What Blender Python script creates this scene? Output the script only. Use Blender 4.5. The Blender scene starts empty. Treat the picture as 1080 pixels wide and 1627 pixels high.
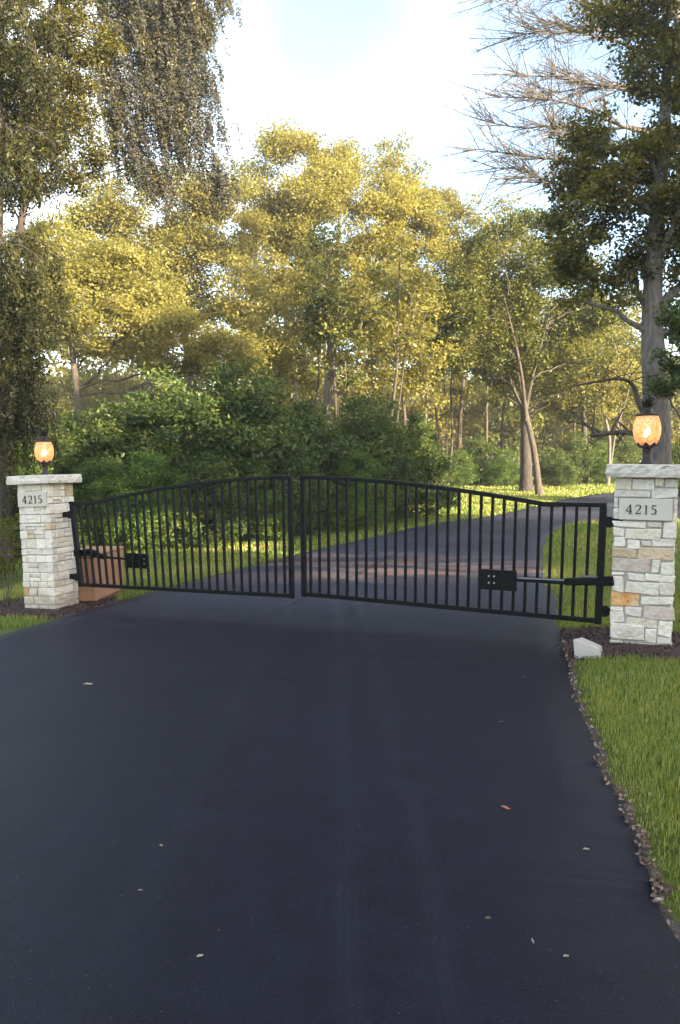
import bpy, math, random
import numpy as np
from mathutils import Matrix, Vector

# ------------------------------------------------------------------ camera, sky, sun, exposure
S = bpy.context.scene
COL = S.collection
PITCH, ROLL, CAMZ = math.radians(3.5), math.radians(0.5), 1.90
FPX, CX, CY = 1175.0, 540.0, 813.5            # focal length and centre, in pixels of a 1080 x 1627 frame
cam_d = bpy.data.cameras.new('camera')
cam_d.sensor_fit = 'VERTICAL'; cam_d.sensor_height = 36.0; cam_d.lens = 26.0
cam_d.clip_start = 0.05; cam_d.clip_end = 3000
cam = bpy.data.objects.new('camera', cam_d); COL.objects.link(cam)
ROT = Matrix.Rotation(math.pi/2 - PITCH, 4, 'X') @ Matrix.Rotation(-ROLL, 4, 'Z')
cam.matrix_world = Matrix.Translation((0, 0, CAMZ)) @ ROT
S.camera = cam

SUN_EL, SUN_AZ = math.radians(15.0), math.radians(133.0)     # azimuth clockwise from +Y (the view)
sun_dir = Vector((math.sin(SUN_AZ)*math.cos(SUN_EL), math.cos(SUN_AZ)*math.cos(SUN_EL), math.sin(SUN_EL)))
W = bpy.data.worlds.new('World'); S.world = W; W.use_nodes = True
wn, wl = W.node_tree.nodes, W.node_tree.links
wn.clear()
sky = wn.new('ShaderNodeTexSky'); sky.sky_type = 'NISHITA'; sky.sun_disc = False
sky.sun_elevation = SUN_EL; sky.sun_rotation = SUN_AZ
sky.air_density = 1.0; sky.dust_density = 1.2; sky.ozone_density = 1.0
bg = wn.new('ShaderNodeBackground'); bg.inputs['Strength'].default_value = 0.13
wo = wn.new('ShaderNodeOutputWorld')
wl.new(bg.outputs[0], wo.inputs[0])
# a thin even veil of high cloud over the whole sky, slightly broken
tc = wn.new('ShaderNodeTexCoord'); nz = wn.new('ShaderNodeTexNoise')
nz.inputs['Scale'].default_value = 1.6; nz.inputs['Detail'].default_value = 4; nz.inputs['Roughness'].default_value = 0.45
mp_ = wn.new('ShaderNodeMapping'); mp_.inputs['Location'].default_value = (8.22, 3.66, 5.4)
wl.new(tc.outputs['Generated'], mp_.inputs[0]); wl.new(mp_.outputs[0], nz.inputs['Vector'])
mr = wn.new('ShaderNodeMapRange'); mr.inputs[1].default_value = 0.42; mr.inputs[2].default_value = 0.62
mr.inputs[3].default_value = 0.0; mr.inputs[4].default_value = 0.6
wl.new(nz.outputs['Fac'], mr.inputs[0])
mx = wn.new('ShaderNodeMix'); mx.data_type = 'RGBA'
wl.new(mr.outputs[0], mx.inputs['Factor']); wl.new(sky.outputs[0], mx.inputs['A'])
mx.inputs['B'].default_value = (4.6, 4.4, 4.1, 1)
wl.new(mx.outputs['Result'], bg.inputs['Color'])

sl = bpy.data.lights.new('sun', 'SUN'); sl.energy = 5.0; sl.angle = math.radians(0.53); sl.color = (1.0, 0.84, 0.57)
so = bpy.data.objects.new('sun', sl); COL.objects.link(so)
so.rotation_euler = sun_dir.to_track_quat('Z', 'Y').to_euler(); so.location = (40, -20, 30)

S.view_settings.view_transform = 'Standard'; S.view_settings.look = 'None'
S.view_settings.exposure = 2.5; S.view_settings.gamma = 1.0; S.view_settings.use_curve_mapping = False
S.render.engine = 'CYCLES'
cy = S.cycles
cy.use_denoising = True
try: cy.denoiser = 'OPENIMAGEDENOISE'
except Exception: pass
cy.max_bounces = 7; cy.diffuse_bounces = 3; cy.glossy_bounces = 3; cy.transmission_bounces = 5; cy.transparent_max_bounces = 8
cy.sample_clamp_indirect = 6.0
cy.caustics_reflective = False; cy.caustics_refractive = False

rng = np.random.default_rng(4)
random.seed(4)
PI = math.pi

# ------------------------------------------------------------------ helpers
CAM = np.array([0, 0, CAMZ]); R3 = np.array(ROT.to_3x3())
def ray(px, py):
    d = R3 @ np.array([(px-CX)/FPX, -(py-CY)/FPX, -1.0]); return d
def P(px, py, d): return CAM + ray(px, py)*d

_PY = np.array([-60, 0, 4, 8, 12, 16, 20, 26, 32, 42, 55, 80, 120, 400, 3000.])
_PZ = np.array([.30, .16, .08, -.05, -.13, -.17, -.12, .06, .28, .60, .86, 1.1, 1.2, 1.2, 1.2])
def zg(x, y):
    x = np.asarray(x, float); y = np.asarray(y, float)
    lat = np.clip(x, -8, 8)*0.02*np.clip((30-np.abs(y-6))/24, 0, 1)
    s = np.zeros_like(y+x)
    for o, w in ((-3, .2), (-1.5, .2), (0, .2), (1.5, .2), (3, .2)): s = s + w*np.interp(y+o, _PY, _PZ)
    return s + lat
def gp(px, py):                                  # the ground point seen at a pixel
    r = ray(px, py); d = 0.5
    for _ in range(4000):
        q = CAM + r*d
        if q[2] <= zg(q[0], q[1]): break
        d += 0.03 if d < 30 else 0.1
    return np.array([q[0], q[1], float(zg(q[0], q[1]))])

def tag(o, label=None, cat=None, group=None, kind=None):
    if label: o['label'] = label
    if cat: o['category'] = cat
    if group: o['group'] = group
    if kind: o['kind'] = kind
    return o
def empty(name, loc, rz=0, label=None, cat=None, group=None):
    o = bpy.data.objects.new(name, None); COL.objects.link(o)
    o.location = loc; o.rotation_euler = (0, 0, rz); o.empty_display_size = .1
    return tag(o, label, cat, group)
def mesh_np(name, V, loops, starts, totals, mat=None, tint=None, smooth=False):
    me = bpy.data.meshes.new(name)
    V = np.ascontiguousarray(V, np.float32)
    me.vertices.add(len(V)); me.vertices.foreach_set('co', V.ravel())
    me.loops.add(len(loops)); me.loops.foreach_set('vertex_index', np.ascontiguousarray(loops, np.int32))
    me.polygons.add(len(starts)); me.polygons.foreach_set('loop_start', np.ascontiguousarray(starts, np.int32))
    if smooth: me.polygons.foreach_set('use_smooth', np.ones(len(starts), bool))
    if tint is not None:
        a = me.attributes.new('tint', 'FLOAT', 'POINT'); a.data.foreach_set('value', np.ascontiguousarray(tint, np.float32))
    me.update(calc_edges=True)
    if mat: me.materials.append(mat)
    return me
def link(name, me, parent=None, loc=None):
    o = bpy.data.objects.new(name, me); COL.objects.link(o)
    if parent is not None: o.parent = parent
    if loc is not None: o.location = loc
    return o
class MB:                                        # collects polygons, links them as ONE mesh object
    def __init__(s): s.v = []; s.f = []; s.t = []
    def add(s, verts, faces, tint=None):
        b = len(s.v); s.v.extend([tuple(map(float, p)) for p in verts]); s.f.extend([tuple(b+i for i in f) for f in faces])
        if tint is not None: s.t.extend([tint]*len(verts))
    def mesh(s, name, mat, smooth=False):
        me = bpy.data.meshes.new(name); me.from_pydata(s.v, [], s.f)
        if s.t:
            a = me.attributes.new('tint', 'FLOAT', 'POINT'); a.data.foreach_set('value', s.t)
        if smooth: me.polygons.foreach_set('use_smooth', [True]*len(s.f))
        me.update()
        if mat: me.materials.append(mat)
        return me
    def build(s, name, mat, parent=None, smooth=False): return link(name, s.mesh(name, mat, smooth), parent)
    def box(s, c, h, ch=0.0):
        pts = [(c[0]+sx*h[0], c[1]+sy*h[1], c[2]+sz*h[2]) for sz in (-1, 1) for sy in (-1, 1) for sx in (-1, 1)]
        s.hexa(pts, ch)
    def hexa(s, p, ch=0.004):
        """eight corners (x fastest, then y, then z) -> a block with chamfered edges"""
        p = [np.array(q, float) for q in p]
        if ch <= 0:
            s.add(p, [(0, 2, 3, 1), (4, 5, 7, 6), (0, 1, 5, 4), (2, 6, 7, 3), (0, 4, 6, 2), (1, 3, 7, 5)]); return
        V = {}; vs = []
        def mv(i, j): 
            d = p[j]-p[i]; L = np.linalg.norm(d)+1e-9; return d/L*min(ch, L*.4)
        for i in range(8):
            for ax in range(3):                   # vertex of corner i lying in the face normal to ax
                q = p[i].copy()
                for a2 in range(3):
                    if a2 != ax: q = q + mv(i, i ^ (1 << a2))
                V[(i, ax)] = len(vs); vs.append(q)
        fs = []
        for ax in range(3):
            a, b = [k for k in range(3) if k != ax]
            for side in (0, 1):
                base = side << ax
                cyc = [base, base | 1 << a, base | 1 << a | 1 << b, base | 1 << b]
                fs.append([V[(c, ax)] for c in cyc])
        for ax in range(3):                       # edges along ax
            a, b = [k for k in range(3) if k != ax]
            for sa in (0, 1):
                for sb in (0, 1):
                    i = sa << a | sb << b; j = i | 1 << ax
                    fs.append([V[(i, a)], V[(j, a)], V[(j, b)], V[(i, b)]])
        for i in range(8): fs.append([V[(i, 0)], V[(i, 1)], V[(i, 2)]])
        c = sum(p)/8
        out = []
        for f in fs:
            q = [vs[k] for k in f]; n = np.cross(q[1]-q[0], q[2]-q[0])
            out.append(tuple(f) if np.dot(n, sum(q)/len(q)-c) > 0 else tuple(reversed(f)))
        s.add(vs, out)
    def tube(s, pts, rad, n=8, cap=True, tint=None):
        pts = [np.array(p, float) for p in pts]; rad = list(rad) if hasattr(rad, '__len__') else [rad]*len(pts)
        vs = []; fs = []
        for i, p in enumerate(pts):
            t = pts[min(i+1, len(pts)-1)]-pts[max(i-1, 0)]; t = t/(np.linalg.norm(t)+1e-9)
            u = np.cross(t, (0, 0, 1) if abs(t[2]) < .9 else (1, 0, 0)); u /= np.linalg.norm(u); w = np.cross(t, u)
            for k in range(n):
                a = 2*PI*k/n; vs.append(p+(u*math.cos(a)+w*math.sin(a))*rad[i])
        for i in range(len(pts)-1):
            for k in range(n):
                fs.append((i*n+k, i*n+(k+1) % n, (i+1)*n+(k+1) % n, (i+1)*n+k))
        if cap: fs.append(tuple(range(n))); fs.append(tuple((len(pts)-1)*n+k for k in reversed(range(n))))
        s.add(vs, fs, tint)
    def lathe(s, prof, n=24, c=(0, 0, 0)):
        vs = []; fs = []
        for r, z in prof:
            for k in range(n):
                a = 2*PI*k/n; vs.append((c[0]+r*math.cos(a), c[1]+r*math.sin(a), c[2]+z))
        for i in range(len(prof)-1):
            for k in range(n): fs.append((i*n+k, i*n+(k+1) % n, (i+1)*n+(k+1) % n, (i+1)*n+k))
        s.add(vs, fs)

# ------------------------------------------------------------------ materials
def newmat(name):
    m = bpy.data.materials.new(name); m.use_nodes = True
    nt = m.node_tree; b = nt.nodes['Principled BSDF']; return m, nt, nt.nodes, nt.links, b
def nnoise(nt, scale, detail=4, rough=.55, coord='Object', dist=0.0):
    tc = nt.nodes.new('ShaderNodeTexCoord'); n = nt.nodes.new('ShaderNodeTexNoise')
    n.inputs['Scale'].default_value = scale; n.inputs['Detail'].default_value = detail
    n.inputs['Roughness'].default_value = rough; n.inputs['Distortion'].default_value = dist
    nt.links.new(tc.outputs[coord], n.inputs['Vector']); return n
def ramp(nt, src, stops):
    r = nt.nodes.new('ShaderNodeValToRGB'); e = r.color_ramp.elements
    while len(e) < len(stops): e.new(.5)
    for k, (p, c) in enumerate(stops): e[k].position = p; e[k].color = (*c, 1)
    nt.links.new(src, r.inputs[0]); return r
def bump(nt, src, b, strength, dist):
    n = nt.nodes.new('ShaderNodeBump'); n.inputs['Strength'].default_value = strength; n.inputs['Distance'].default_value = dist
    nt.links.new(src, n.inputs['Height']); nt.links.new(n.outputs[0], b.inputs['Normal']); return n
def simple(name, col, rough=.6, var=.25, scale=8, bmp=.2, bd=.004, metal=0, spec=None):
    m, nt, N, L, b = newmat(name)
    n = nnoise(nt, scale)
    lo = tuple(c*(1-var) for c in col); hi = tuple(min(1, c*(1+var)) for c in col)
    L.new(ramp(nt, n.outputs['Fac'], [(.3, lo), (.7, hi)]).outputs[0], b.inputs['Base Color'])
    b.inputs['Roughness'].default_value = rough; b.inputs['Metallic'].default_value = metal
    if bmp: bump(nt, nnoise(nt, scale*4, 6).outputs['Fac'], b, bmp, bd)
    if spec is not None: b.inputs['Specular IOR Level'].default_value = spec
    return m
def leafmat(name, cols, trans=.45, gloss=.015, tc=(1.25, 1.15, .6)):
    m, nt, N, L, b = newmat(name); N.remove(b)
    out = [n for n in N if n.type == 'OUTPUT_MATERIAL'][0]
    at = N.new('ShaderNodeAttribute'); at.attribute_name = 'tint'
    k = len(cols)-1
    r = ramp(nt, at.outputs['Fac'], [(i/k, c) for i, c in enumerate(cols)])
    d = N.new('ShaderNodeBsdfDiffuse'); t = N.new('ShaderNodeBsdfTranslucent'); g = N.new('ShaderNodeBsdfGlossy')
    g.inputs['Roughness'].default_value = .45; g.inputs['Color'].default_value = (.9, .9, .9, 1)
    mul = N.new('ShaderNodeMix'); mul.data_type = 'RGBA'; mul.blend_type = 'MULTIPLY'; mul.inputs['Factor'].default_value = 1
    mul.inputs['B'].default_value = (*tc, 1)
    L.new(r.outputs[0], d.inputs[0]); L.new(r.outputs[0], mul.inputs['A']); L.new(mul.outputs['Result'], t.inputs[0])
    m1 = N.new('ShaderNodeMixShader'); m1.inputs[0].default_value = trans
    L.new(d.outputs[0], m1.inputs[1]); L.new(t.outputs[0], m1.inputs[2])
    m2 = N.new('ShaderNodeMixShader'); m2.inputs[0].default_value = gloss
    L.new(m1.outputs[0], m2.inputs[1]); L.new(g.outputs[0], m2.inputs[2]); L.new(m2.outputs[0], out.inputs[0])
    return m

M = {}
M['gold'] = leafmat('golden leaves', [(.18, .17, .042), (.28, .262, .072), (.37, .34, .10)], .58)
M['olive'] = leafmat('olive leaves', [(.145, .14, .036), (.23, .212, .056), (.31, .28, .075)], .56)
M['green'] = leafmat('mid green leaves', [(.06, .075, .018), (.11, .125, .025), (.19, .18, .032)], .38)
M['shrub'] = leafmat('shrub leaves', [(.042, .068, .018), (.075, .112, .028), (.155, .175, .04)], .36, .015)
M['fern'] = leafmat('fresh green leaves', [(.055, .10, .02), (.10, .17, .03), (.18, .235, .05)], .4)
M['dark'] = leafmat('dark leaves', [(.048, .058, .016), (.10, .102, .024), (.24, .20, .035)], .48)
M['grey'] = leafmat('grey green leaves', [(.06, .062, .058), (.08, .08, .07), (.14, .12, .035)], .3)
M['olivedark'] = leafmat('dark olive leaves', [(.045, .045, .014), (.10, .092, .02), (.19, .165, .03)], .35)
M['conifer'] = leafmat('conifer needles', [(.016, .020, .009), (.034, .036, .013), (.085, .08, .02)], .3)
M['grass'] = leafmat('grass blades', [(.13, .20, .03), (.25, .285, .055), (.46, .39, .13)], .35, .03, (1.1, 1.15, .6))
M['litter'] = leafmat('dry leaves', [(.08, .045, .03), (.20, .12, .08), (.38, .28, .22)], .15, .04, (1, .9, .8))
M['redleaf'] = leafmat('orange dry leaf', [(.25, .07, .03), (.35, .11, .05), (.42, .17, .09)], .15, .05, (1, .9, .8))
M['paleleaf'] = leafmat('pale dry leaf', [(.22, .17, .11), (.32, .26, .17), (.42, .36, .25)], .15, .05, (1, .9, .8))
M['chip'] = leafmat('mulch chips', [(.022, .012, .010), (.055, .026, .020), (.11, .058, .045)], .0, .03)

def barkmat(name, a, b_, sc=6):
    m, nt, N, L, b = newmat(name)
    tc = N.new('ShaderNodeTexCoord'); mp = N.new('ShaderNodeMapping'); mp.inputs['Scale'].default_value = (1, 1, .22)
    L.new(tc.outputs['Object'], mp.inputs[0]); n = N.new('ShaderNodeTexNoise'); n.inputs['Scale'].default_value = sc*2
    n.inputs['Detail'].default_value = 7; n.inputs['Roughness'].default_value = .65; L.new(mp.outputs[0], n.inputs['Vector'])
    L.new(ramp(nt, n.outputs['Fac'], [(.32, a), (.68, b_)]).outputs[0], b.inputs['Base Color'])
    b.inputs['Roughness'].default_value = .9; bump(nt, n.outputs['Fac'], b, .9, .03); return m
M['bark'] = barkmat('brown bark', (.03, .023, .018), (.11, .088, .068))
M['barkdark'] = barkmat('dark bark', (.02, .016, .013), (.07, .055, .045))
M['barkpale'] = barkmat('pale bark', (.11, .09, .07), (.30, .25, .20))
M['barkgrey'] = barkmat('grey bark', (.07, .06, .052), (.20, .17, .15), 9)
M['twig'] = barkmat('bare twigs', (.05, .04, .034), (.12, .10, .085))

def asphalt():
    m, nt, N, L, b = newmat('asphalt')
    big = nnoise(nt, .35, 5, .55); mid = nnoise(nt, 6, 9, .72); fine = nnoise(nt, 120, 4, .75); sp = nnoise(nt, 75, 2, .5)
    c1 = ramp(nt, big.outputs['Fac'], [(.3, (.0036, .0033, .0075)), (.7, (.0090, .0085, .0155))])
    c2 = ramp(nt, mid.outputs['Fac'], [(.3, (.60, .60, .60)), (.7, (1.42, 1.42, 1.42))])
    c3 = ramp(nt, fine.outputs['Fac'], [(.32, (.15, .15, .15)), (.5, (.9, .9, .9)), (.62, (1.7, 1.68, 1.65)), (.72, (3.4, 3.3, 3.1))])
    c4 = ramp(nt, sp.outputs['Fac'], [(.70, (0, 0, 0)), (.74, (.05, .048, .045))])
    def mul(a, c, mode='MULTIPLY'):
        q = N.new('ShaderNodeMix'); q.data_type = 'RGBA'; q.blend_type = mode; q.inputs['Factor'].default_value = 1
        L.new(a, q.inputs['A']); L.new(c, q.inputs['B']); return q.outputs['Result']
    col = mul(mul(c1.outputs[0], c2.outputs[0]), c3.outputs[0]); col = mul(col, c4.outputs[0], 'ADD')
    # faint tyre tracks running up the drive, a paving seam, and sun streaks painted in colour
    tc = N.new('ShaderNodeTexCoord'); sx = N.new('ShaderNodeSeparateXYZ'); L.new(tc.outputs['Object'], sx.inputs[0])
    def math_(op, a, b_=None, c=None):
        q = N.new('ShaderNodeMath'); q.operation = op
        for i, v in enumerate((a, b_, c)):
            if v is None: continue
            if isinstance(v, (int, float)): q.inputs[i].default_value = v
            else: L.new(v, q.inputs[i])
        return q.outputs[0]
    X, Y = sx.outputs[0], sx.outputs[1]
    wob = math_('MULTIPLY', math_('SUBTRACT', nnoise(nt, .6, 2).outputs['Fac'], .5), .25)
    def band(center, slope, w, bendc=0.0):
        l = math_('MULTIPLY_ADD', Y, slope, center)
        if bendc: l = math_('ADD', l, math_('MULTIPLY', math_('MULTIPLY', Y, Y), bendc))
        d = math_('ABSOLUTE', math_('SUBTRACT', math_('ADD', X, wob), l))
        q = N.new('ShaderNodeMapRange'); q.inputs[1].default_value = 0; q.inputs[2].default_value = w
        q.inputs[3].default_value = 1; q.inputs[4].default_value = 0; L.new(d, q.inputs[0]); return q.outputs[0]
    tr = math_('ADD', band(.40, -.012, .09), band(.06, -.012, .09)); tr = math_('ADD', tr, math_('MULTIPLY', band(-.95, .02, .12), .6))
    tr = math_('MULTIPLY', tr, math_('MULTIPLY', mid.outputs['Fac'], .9))
    stripe = N.new('ShaderNodeTexWave'); stripe.inputs['Scale'].default_value = 9; stripe.inputs['Distortion'].default_value = 1.0
    L.new(tc.outputs['Object'], stripe.inputs['Vector'])
    tr = math_('MULTIPLY', tr, math_('MULTIPLY_ADD', stripe.outputs['Fac'], .6, .4))
    tmix = N.new('ShaderNodeMix'); tmix.data_type = 'RGBA'; tmix.inputs['B'].default_value = (.020, .0205, .029, 1)
    L.new(math_('MULTIPLY', tr, .8), tmix.inputs['Factor']); L.new(col, tmix.inputs['A'])
    # grazing sky sheen behind the gate, painted as a lighter grey base colour
    sheenf = N.new('ShaderNodeMapRange'); sheenf.interpolation_type = 'SMOOTHSTEP'; sheenf.inputs[1].default_value = 8.2; sheenf.inputs[2].default_value = 14.0
    L.new(math_('ADD', Y, math_('MULTIPLY_ADD', mid.outputs['Fac'], 1.6, math_('MULTIPLY', X, .25))), sheenf.inputs[0])
    sheenmul = N.new('ShaderNodeMix'); sheenmul.data_type = 'RGBA'; sheenmul.blend_type = 'MULTIPLY'; L.new(sheenf.outputs[0], sheenmul.inputs['Factor']); L.new(tmix.outputs['Result'], sheenmul.inputs['A']); sheenmul.inputs['B'].default_value = (5.5, 5.9, 4.6, 1); tmix = sheenmul
    # low sun streaks across the drive behind the gate, painted as reddish bands
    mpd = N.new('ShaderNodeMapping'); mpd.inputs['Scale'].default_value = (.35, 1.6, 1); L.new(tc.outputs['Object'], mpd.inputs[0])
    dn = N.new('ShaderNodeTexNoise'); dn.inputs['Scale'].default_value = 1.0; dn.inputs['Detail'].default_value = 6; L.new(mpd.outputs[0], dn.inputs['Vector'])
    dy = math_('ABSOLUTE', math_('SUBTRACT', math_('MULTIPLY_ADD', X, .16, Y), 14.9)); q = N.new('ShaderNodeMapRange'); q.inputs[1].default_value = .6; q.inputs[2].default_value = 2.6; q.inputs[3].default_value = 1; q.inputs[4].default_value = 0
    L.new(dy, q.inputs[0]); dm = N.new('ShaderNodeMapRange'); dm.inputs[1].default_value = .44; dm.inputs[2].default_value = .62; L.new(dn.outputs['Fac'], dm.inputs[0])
    streakmix = N.new('ShaderNodeMix'); streakmix.data_type = 'RGBA'; streakmix.inputs['B'].default_value = (.17, .10, .075, 1)
    L.new(math_('MULTIPLY', math_('MULTIPLY', q.outputs[0], dm.outputs[0]), .8), streakmix.inputs['Factor']); L.new(tmix.outputs['Result'], streakmix.inputs['A']); tmix = streakmix
    seam = math_('MULTIPLY', band(-4.05, .317, .05), .85)
    smix = N.new('ShaderNodeMix'); smix.data_type = 'RGBA'; smix.inputs['B'].default_value = (.004, .004, .005, 1)
    L.new(seam, smix.inputs['Factor']); L.new(tmix.outputs['Result'], smix.inputs['A'])
    L.new(smix.outputs['Result'], b.inputs['Base Color'])
    rr = ramp(nt, big.outputs['Fac'], [(.3, (.50,)*3), (.7, (.62,)*3)]); L.new(rr.outputs[0], b.inputs['Roughness'])
    b.inputs['Specular IOR Level'].default_value = .17; b.inputs['Specular Tint'].default_value = (.74, .76, 1.0, 1)
    h = math_('ADD', fine.outputs['Fac'], math_('MULTIPLY', mid.outputs['Fac'], .6)); bump(nt, h, b, .8, .008)
    return m
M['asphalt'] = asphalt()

def groundmat():
    m, nt, N, L, b = newmat('lawn soil')
    n = nnoise(nt, 1.3, 6, .6); n2 = nnoise(nt, 22, 5, .65)
    a = ramp(nt, n.outputs['Fac'], [(.3, (.045, .065, .014)), (.55, (.075, .095, .02)), (.75, (.115, .115, .03))])
    c = ramp(nt, n2.outputs['Fac'], [(.3, (.55, .55, .55)), (.7, (1.25, 1.2, 1.1))])
    q = N.new('ShaderNodeMix'); q.data_type = 'RGBA'; q.blend_type = 'MULTIPLY'; q.inputs['Factor'].default_value = 1
    L.new(a.outputs[0], q.inputs['A']); L.new(c.outputs[0], q.inputs['B']); L.new(q.outputs['Result'], b.inputs['Base Color'])
    b.inputs['Roughness'].default_value = .95; b.inputs['Specular IOR Level'].default_value = .1
    bump(nt, n2.outputs['Fac'], b, .7, .03); return m
M['ground'] = groundmat()
M['mulch'] = simple('mulch soil', (.05, .027, .022), .95, .5, 25, .8, .02)
M['edge'] = simple('soil edge', (.06, .045, .035), .95, .5, 18, .8, .02)
M['mortar'] = simple('mortar', (.40, .38, .345), .95, .15, 30, .4, .004)
def stonemat(name, a, b_, c):
    m, nt, N, L, b = newmat(name)
    oi = N.new('ShaderNodeObjectInfo'); tc = N.new('ShaderNodeTexCoord'); ad = N.new('ShaderNodeVectorMath'); ad.operation = 'ADD'
    cm = N.new('ShaderNodeCombineXYZ'); ml = N.new('ShaderNodeMath'); ml.operation = 'MULTIPLY'; ml.inputs[1].default_value = 37
    L.new(oi.outputs['Random'], ml.inputs[0]); L.new(ml.outputs[0], cm.inputs[0]); L.new(ml.outputs[0], cm.inputs[2])
    L.new(tc.outputs['Object'], ad.inputs[0]); L.new(cm.outputs[0], ad.inputs[1])
    n = N.new('ShaderNodeTexNoise'); n.inputs['Scale'].default_value = 7; n.inputs['Detail'].default_value = 8; n.inputs['Roughness'].default_value = .62
    L.new(ad.outputs[0], n.inputs['Vector'])
    r = ramp(nt, n.outputs['Fac'], [(.3, a), (.52, b_), (.74, c)])
    hv = N.new('ShaderNodeMapRange'); hv.inputs[3].default_value = .86; hv.inputs[4].default_value = 1.08; L.new(oi.outputs['Random'], hv.inputs[0])
    q = N.new('ShaderNodeMix'); q.data_type = 'RGBA'; q.blend_type = 'MULTIPLY'; q.inputs['Factor'].default_value = 1
    L.new(r.outputs[0], q.inputs['A']); L.new(hv.outputs[0], q.inputs['B'])
    ge = N.new('ShaderNodeNewGeometry'); sx = N.new('ShaderNodeSeparateXYZ'); L.new(ge.outputs['Position'], sx.inputs[0])
    ws = N.new('ShaderNodeTexNoise'); ws.inputs['Scale'].default_value = 5; ws.inputs['Detail'].default_value = 6; L.new(ge.outputs['Position'], ws.inputs['Vector'])
    zz = N.new('ShaderNodeMath'); zz.operation = 'MULTIPLY_ADD'; zz.inputs[1].default_value = -.7; L.new(ws.outputs['Fac'], zz.inputs[0]); L.new(sx.outputs[2], zz.inputs[2])
    sp = N.new('ShaderNodeMapRange'); sp.inputs[1].default_value = -.38; sp.inputs[2].default_value = -.12; sp.inputs[3].default_value = .55; sp.inputs[4].default_value = 0; L.new(zz.outputs[0], sp.inputs[0])
    st = N.new('ShaderNodeMix'); st.data_type = 'RGBA'; st.inputs['B'].default_value = (.22, .17, .12, 1); L.new(sp.outputs[0], st.inputs['Factor']); L.new(q.outputs['Result'], st.inputs['A'])
    L.new(st.outputs['Result'], b.inputs['Base Color'])
    b.inputs['Roughness'].default_value = .85
    n2 = N.new('ShaderNodeTexNoise'); n2.inputs['Scale'].default_value = 26; n2.inputs['Detail'].default_value = 7; L.new(ad.outputs[0], n2.inputs['Vector'])
    bump(nt, n2.outputs['Fac'], b, 1.0, .022); return m
M['st_white'] = stonemat('white limestone', (.61, .56, .485), (.73, .685, .605), (.81, .765, .695))
M['st_grey'] = stonemat('grey limestone', (.53, .49, .435), (.65, .61, .55), (.73, .69, .63))
M['st_cream'] = stonemat('cream limestone', (.62, .55, .44), (.70, .64, .53), (.76, .71, .62))
M['st_pink'] = stonemat('pinkish limestone', (.50, .38, .30), (.57, .49, .43), (.63, .58, .53))
M['st_tan'] = stonemat('tan limestone', (.52, .36, .22), (.57, .45, .31), (.62, .55, .44))
M['st_orange'] = stonemat('orange limestone', (.52, .20, .05), (.58, .33, .13), (.62, .52, .42))
M['cap'] = stonemat('cap stone', (.52, .475, .42), (.62, .575, .51), (.69, .645, .585))
M['plaque'] = simple('plaque stone', (.55, .515, .46), .8, .05, 40, .15, .001)
M['ink'] = simple('black numerals', (.012, .012, .012), .5, .1, 10, 0)
M['iron'] = simple('black painted steel', (.0045, .005, .006), .42, .2, 12, .08, .001, spec=.14)
M['bolt'] = simple('zinc bolt', (.55, .54, .5), .35, .1, 10, 0, metal=.8)
M['chrome'] = simple('bright steel rod', (.14, .14, .14), .35, .05, 10, 0, metal=1)
M['bronze'] = simple('dark bronze', (.028, .020, .018), .5, .3, 20, .2, .002, metal=.35)
M['box'] = simple('tan brown box', (.30, .155, .085), .75, .14, 5, .12, .003)
M['boxdark'] = simple('brown box base', (.16, .08, .05), .8, .15, 5, .1, .003)
M['block'] = simple('off white concrete', (.44, .42, .39), .8, .07, 14, .25, .003)

def amber():
    m, nt, N, L, b = newmat('amber seeded glass'); N.remove(b)
    out = [n for n in N if n.type == 'OUTPUT_MATERIAL'][0]
    n = nnoise(nt, 45, 5, .7)
    c = ramp(nt, n.outputs['Fac'], [(.36, (.62, .27, .14)), (.62, (1.0, .66, .44))])
    t = N.new('ShaderNodeBsdfTranslucent'); tr = N.new('ShaderNodeBsdfTransparent'); g = N.new('ShaderNodeBsdfGlossy')
    g.inputs['Roughness'].default_value = .12; L.new(c.outputs[0], t.inputs[0]); tr.inputs[0].default_value = (1, .80, .62, 1)
    a = N.new('ShaderNodeMixShader'); a.inputs[0].default_value = .30; L.new(t.outputs[0], a.inputs[1]); L.new(tr.outputs[0], a.inputs[2])
    d = N.new('ShaderNodeMixShader'); d.inputs[0].default_value = .05; L.new(a.outputs[0], d.inputs[1]); L.new(g.outputs[0], d.inputs[2])
    L.new(d.outputs[0], out.inputs[0]); return m
M['amber'] = amber()
def emis(name, col, s):
    m, nt, N, L, b = newmat(name); b.inputs['Base Color'].default_value = (*col, 1)
    b.inputs['Emission Color'].default_value = (*col, 1); b.inputs['Emission Strength'].default_value = s; return m
M['bulb'] = emis('lit bulb', (1.0, .70, .36), 3)

# ------------------------------------------------------------------ ground and drive
def grid_axis(segs):
    a = []
    for lo, hi, st in segs: a += list(np.arange(lo, hi, st))
    return np.array(a+[segs[-1][1]])
gx = grid_axis([(-900, -100, 100), (-100, -20, 8), (-20, 20, .5), (20, 100, 8), (100, 900, 100)])
gy = grid_axis([(-300, -60, 60), (-60, -10, 5), (-10, 60, .5), (60, 140, 8), (140, 1500, 120)])
GX, GY = np.meshgrid(gx, gy); GZ = zg(GX, GY)
V = np.stack([GX.ravel(), GY.ravel(), GZ.ravel()], 1)
nx, ny = len(gx), len(gy)
ii, jj = np.meshgrid(np.arange(nx-1), np.arange(ny-1)); a = (jj*nx+ii).ravel()
loops = np.stack([a, a+1, a+nx+1, a+nx], 1).ravel()
tag(link('ground', mesh_np('ground', V, loops, np.arange(len(a))*4, None, M['ground'], smooth=True)), kind='structure')

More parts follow.
